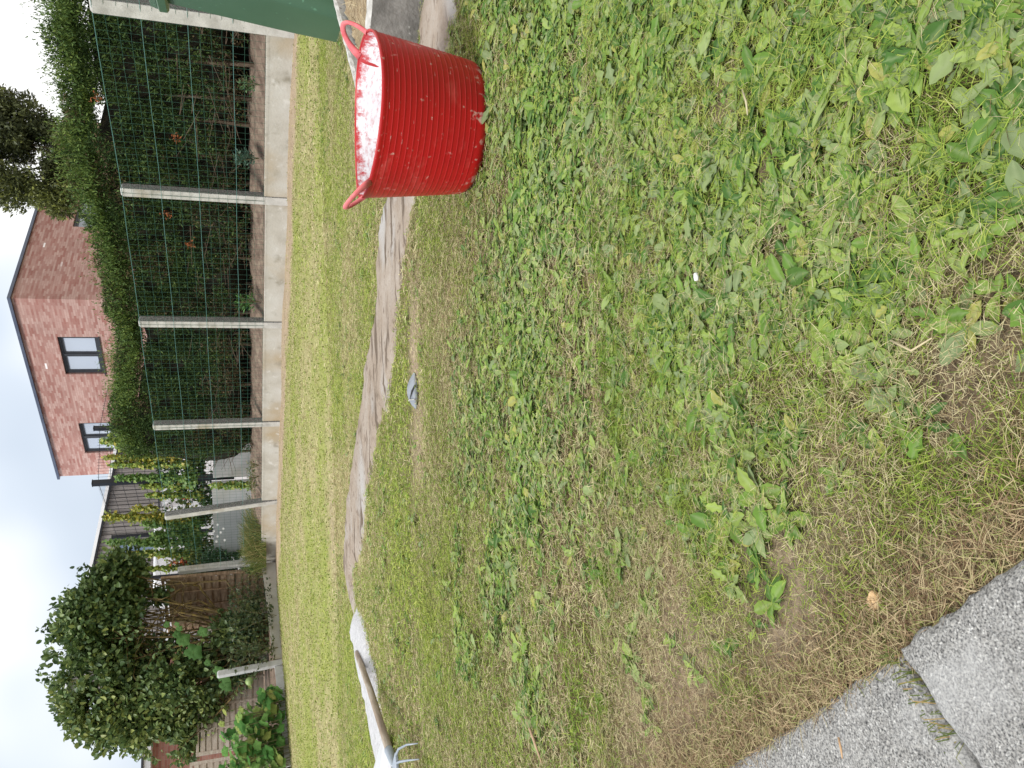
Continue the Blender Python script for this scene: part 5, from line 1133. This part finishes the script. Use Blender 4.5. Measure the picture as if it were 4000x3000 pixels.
# ------------------------------------------------------------------ white van, mostly hidden
van = thing('white_van', 'white van with red orange markings half hidden behind the climbing vines', 'van', loc=(-4.15, 22.5, -.5))
M_vw = material('white_paint', [(.3, (.76, .77, .79)), (.7, (.80, .81, .83))], 2, 2, .3, spec=.5); M_or = material('orange_red_film', [(.3, (.75, .09, .03)), (.7, (.80, .12, .04))], 3, 2, .5)
V = []; prof = [(-1.45, .35), (1.45, .35), (1.45, 1.3), (1.2, 2.1), (.9, 2.72), (-1.40, 2.78), (-1.45, 2.6)]
for s, yy in ((1, -.95), (1, .95)): V += [(a, yy, b) for a, b in prof]
n = len(prof); Fc = [tuple(range(n)), tuple(range(n, 2*n))[::-1]]+[(k, n+k, n+(k+1) % n, (k+1) % n) for k in range(n)]
o = mesh('body', V, Fc, M_vw, van); b = o.modifiers.new('b', 'BEVEL'); b.width = .06; b.segments = 3
mb = MB(); mb.box((-.45, -.957, 1.95), .5, .006, .13); mb.build('side_window', material('grey_window', [(.3, (.22, .22, .23)), (.7, (.3, .3, .3))], 2, 2, .3), van)
mb = MB(); mb.box((-.45, -.959, 1.70), .42, .006, .045); mb.build('side_stripe', M_or, van)
mb = MB(); mb.box((1.35, -.96, 1.95), .05, .01, .10); mb.build('tail_light', material('red_lens', [(.3, (.5, .02, .02)), (.7, (.6, .03, .03))], 2, 1, .3), van)
for xx in (-.95, .95):
    V = []; n = 24
    for s, rr in ((-.1, .30), (-.09, .34), (.09, .34), (.1, .30)): V += [(xx+rr*math.cos(2*PI*k/n), -.88+s, .34+rr*math.sin(2*PI*k/n)) for k in range(n)]
    mesh('wheel', V, [(i*n+k, i*n+(k+1) % n, (i+1)*n+(k+1) % n, (i+1)*n+k) for i in range(3) for k in range(n)]+[tuple(range(n)), tuple(3*n+k for k in range(n))], M_blk, van)

# ------------------------------------------------------------------ second brick house at the far left
h2 = thing('brick_house', 'red brick house with white eaves at far left beside the tree', 'house')
Y2 = 20.0
V, uv, Fc = [], [], []
A = np.array([-6.5, 21.0]); B = np.array([-13.5, 18.6]); Ls_ = np.linalg.norm(B-A)
z1 = 2.20; mesh('wall', [(*A, -.8), (*B, -.8), (*B, z1), (*A, z1), (A[0]-2, A[1]+5, -.8), (A[0]-2, A[1]+5, z1)], [(0, 1, 2, 3), (4, 0, 3, 5)], M_brick2, h2, uv=[(0, 0), (Ls_, 0), (Ls_, 3), (0, 3), (5, 0), (5, 3)])
dd = (B-A)/Ls_; nn = np.array([-dd[1], dd[0]]); nn = nn if nn[1] < 0 else -nn
c = (A+B)/2+nn*.15
mb = MB(); mb.box((c[0], c[1], z1+.07), Ls_/2+.2, .22, .075, (*dd, 0), (*nn, 0)); mb.build('eaves', M_wht, h2)
c = (A+B)/2+nn*.0; mb = MB(); mb.box((c[0], c[1], z1+.17), Ls_/2+.25, .42, .022, (*dd, 0), (*nn, 0)); mb.build('roof_edge', M_frame, h2)
c = (A+B)/2-nn*3; mb = MB(); mb.box((c[0], c[1], z1+.12), Ls_/2+.2, 2.7, .04, (*dd, 0), (*nn, 0)); mb.build('roof', M_frame, h2)

# ------------------------------------------------------------------ things lying on the lawn
# folded grey slate-like shard
def shard():
    t = thing('grey_shard', 'folded pointed scrap of grey sheet lying on the bare patch of lawn', 'scrap', loc=(-.02, 3.0, -.643)); t.scale = (.85,)*3
    Mg = material('grey_blue_sheet', [(.3, (.19, .21, .235)), (.7, (.29, .31, .345))], 18, 5, .7, .2, 80)
    u = np.linspace(-1, 1, 25); V = []
    for k, a in enumerate(u):
        w = .052*(1-abs(a)**2.6)+.004
        ridge = .030*(1-abs(a)**2); x_ = a*.085
        V += [(x_, -w, .004), (x_, -w*.55, ridge*.75), (x_, 0, ridge), (x_, w*.7, ridge*.9+.006), (x_, w*1.05, .02*(1-abs(a))+.006), (x_, w*1.0, .001), (x_, 0, -.004)]
    n = 7; Fc = [(i*n+k, i*n+(k+1) % n, (i+1)*n+(k+1) % n, (i+1)*n+k) for i in range(24) for k in range(n)]+[tuple(range(n)), tuple(24*n+k for k in range(n))[::-1]]
    o = mesh('sheet', V, Fc, Mg, t, smoothf=True)
    mb = MB(); mb.tube([(.02, -.050, .012), (-.005, -.035, .025), (-.04, -.012, .031)], [.005, .004, .002], 5); mb.build('fold_shade', material('fold_dark', [(.3, (.03, .03, .03)), (.7, (.05, .05, .05))], 5, 2, .9), t)  # dark tube stands in for the shade inside the fold
    mb = MB(); mb.tube([(-.045, -.036, .016), (-.043, 0, .031), (-.045, .03, .03)], .0022, 5); mb.build('band', material('pale_band', [(.3, (.45, .44, .40)), (.7, (.55, .54, .5))], 9, 2, .8), t)
    t.rotation_euler = (0, 0, R_(6))
shard()
# garden cultivator
cu = thing('hand_cultivator', 'garden cultivator fork with a long weathered wooden handle lying on the lawn', 'garden tool')
M_hand = material('worn_handle', [(.3, (.20, .15, .11)), (.5, (.32, .26, .20)), (.7, (.46, .41, .34))], 6, 7, .8, .3, 60, stretch=(6, .6, 6))
M_steel = material('blue_grey_steel', [(.3, (.24, .28, .32)), (.7, (.36, .40, .45))], 10, 5, .45, .1, spec=.6)
h0 = np.array([-1.598, 4.679, -.618]); h1 = np.array([-1.535, 3.22, -.555]); P = [h0, h0*.97+h1*.03, h0*.5+h1*.5+np.array([.015, 0, .0]), h1]
mb = MB(); mb.tube(P, [.012, .0165, .0165, .0165], 10); mb.build('handle', M_hand, cu, smoothf=True)
f1 = h1+np.array([-.005, -.11, .004]); mb = MB(); mb.tube([h1+np.array([0, .02, 0]), h1, f1], [.019, .019, .011], 10); mb.build('ferrule', M_steel, cu, smoothf=True)
hd = f1+np.array([.0, -.01, 0]); mb = MB(); dx = unit(np.array([.32, -.75, 0])); dn = np.array([-dx[1], dx[0], 0])
V = []
for s, ww in ((0, .012), (.035, .03), (.085, .055)):
    for z in (-.006, .006): V += [hd+dx*s-dn*ww+np.array([0, 0, z]), hd+dx*s+dn*ww+np.array([0, 0, z])]
mb.add(V, [(0, 1, 5, 4), (4, 5, 9, 8), (2, 6, 7, 3), (6, 10, 11, 7), (0, 4, 6, 2), (4, 8, 10, 6), (1, 3, 7, 5), (5, 7, 11, 9), (8, 9, 11, 10), (0, 2, 3, 1)]); mb.build('head_plate', M_steel, cu, bevel=.002)
for k in range(4):
    s = (k-1.5)*.030; b0 = hd+dx*.08+dn*s; mb = MB(); mb.tube([b0, b0+dx*.09+dn*s*.5+np.array([0, 0, .004]), b0+dx*.18+dn*s*.8+np.array([0, 0, -.012]), b0+dx*.235+dn*s*.8+np.array([0, 0, -.045])], [.0055, .005, .004, .002], 6); mb.build('tine', M_steel, cu, smoothf=True)
# white folded sheet under the handle
P1 = np.array([-1.625, 3.63]); a = [P1, P1+np.array([-.113, -.107])*4, P1+np.array([-.20, .085])*4.2, P1+np.array([-.337, .373])*3.2]
V = [(*a[0], -.602), (*a[1], -.632), (*a[2], -.585), (*a[3], -.628)]; V += [(x_, y_, z_-.012) for x_, y_, z_ in V]
V[2] = (V[2][0], V[2][1], -.575); 
o = mesh('white_sheet', V, [(0, 1, 2), (0, 2, 3), (4, 6, 5), (4, 7, 6), (0, 4, 5, 1), (1, 5, 6, 2), (2, 6, 7, 3), (3, 7, 4, 0)], material('white_board', [(.3, (.48, .48, .48)), (.7, (.58, .59, .60))], 6, 5, .5, .05, sub=[((.5, .47, .42), 30, .66, .75)]))
tag(o, 'pointed white folded sheet lying under the wooden handle', 'sheet')
# wood chip
mb = MB(); V = []; c = np.array([-.237, .648, -.632]); d = unit(np.array([.55, -.25, .05])); e_ = np.array([.25, .55, 0]); e_ = unit(e_); f_ = np.cross(d, e_)
for i, s in enumerate((-1, -.6, .5, .95)):
    ww = (.7, 1, 1, .75)[i]*1.15
    for a_, b_ in ((-1, -1), (1, -.9), (1, 1), (-1, .8)): V.append(c+d*s*.0105+e_*a_*.0058*ww+f_*b_*.0028*ww)
o = mesh('wood_chip', V, [(k*4+j, k*4+(j+1) % 4, (k+1)*4+(j+1) % 4, (k+1)*4+j) for k in range(3) for j in range(4)]+[(3, 2, 1, 0), (12, 13, 14, 15)], material('fresh_wood', [(.3, (.45, .27, .12)), (.6, (.66, .47, .26)), (.8, (.75, .58, .36))], 120, 4, .8, .3, 300, stretch=(1, 4, 1)))
b = o.modifiers.new('b', 'BEVEL'); b.width = .0008; b.segments = 2
tag(o, 'small tan wood chip on the brown grass near the paving slabs', 'wood chip')
def stick(pts, r, lab, col, name='dry_stick', cat='stick'):
    mb = MB(); mb.tube(pts, [r, r*1.1, r*.6], 6); tag(mb.build(name, material(name+'_m', [(.3, col), (.7, tuple(min(1, v*1.3) for v in col))], 60, 3, .9), smoothf=True), lab, cat)
def gp(x, y, dz=.012):
    d = ray(x, y); tt = -.6/d[2]
    for _ in range(40): p = d*tt; tt = (float(g0(p[0], p[1]))+dz)/d[2]
    return d*tt
stick([gp(2052, 2800, .02), gp(2085, 2890, .024), gp(2115, 2978, .02)], .003, 'thin straight brown twig lying on the lawn at the left edge', (.38, .26, .17))
stick([gp(3275, 2880, .035), gp(3285, 2925, .037), gp(3290, 2962, .035)], .0011, 'short straw stalk lying on the left paving slab', (.42, .27, .15), 'straw_stalk')
stick([gp(3480, 1330, .02), gp(3570, 1270, .03), gp(3650, 1325, .02)][0:1]+[gp(3560, 1370, .028), gp(3640, 1320, .03)], .0012, 'pale bent straw stalk on the dandelion leaves', (.42, .36, .22), 'straw_stalk')
stick([gp(2210+0, 240, .02), gp(2900, 350, .02), gp(2905, 440, .022)][1:2]+[gp(2915, 400, .03), gp(2920, 450, .028)], .0013, 'pale dry stalk standing among the broad leaves', (.42, .37, .24), 'straw_stalk')
mb = MB(); c = gp(2720, 1083, .018); mb.tube([c-np.array([.005, 0, 0]), c, c+np.array([.006, .002, 0])], [.003, .004, .003], 6)
tag(mb.build('white_pebble', material('white_bit', [(.3, (.8, .8, .8)), (.7, (.85, .85, .85))], 5, 2, .6), smoothf=True), 'tiny white fragment lying among the grass', 'pebble')
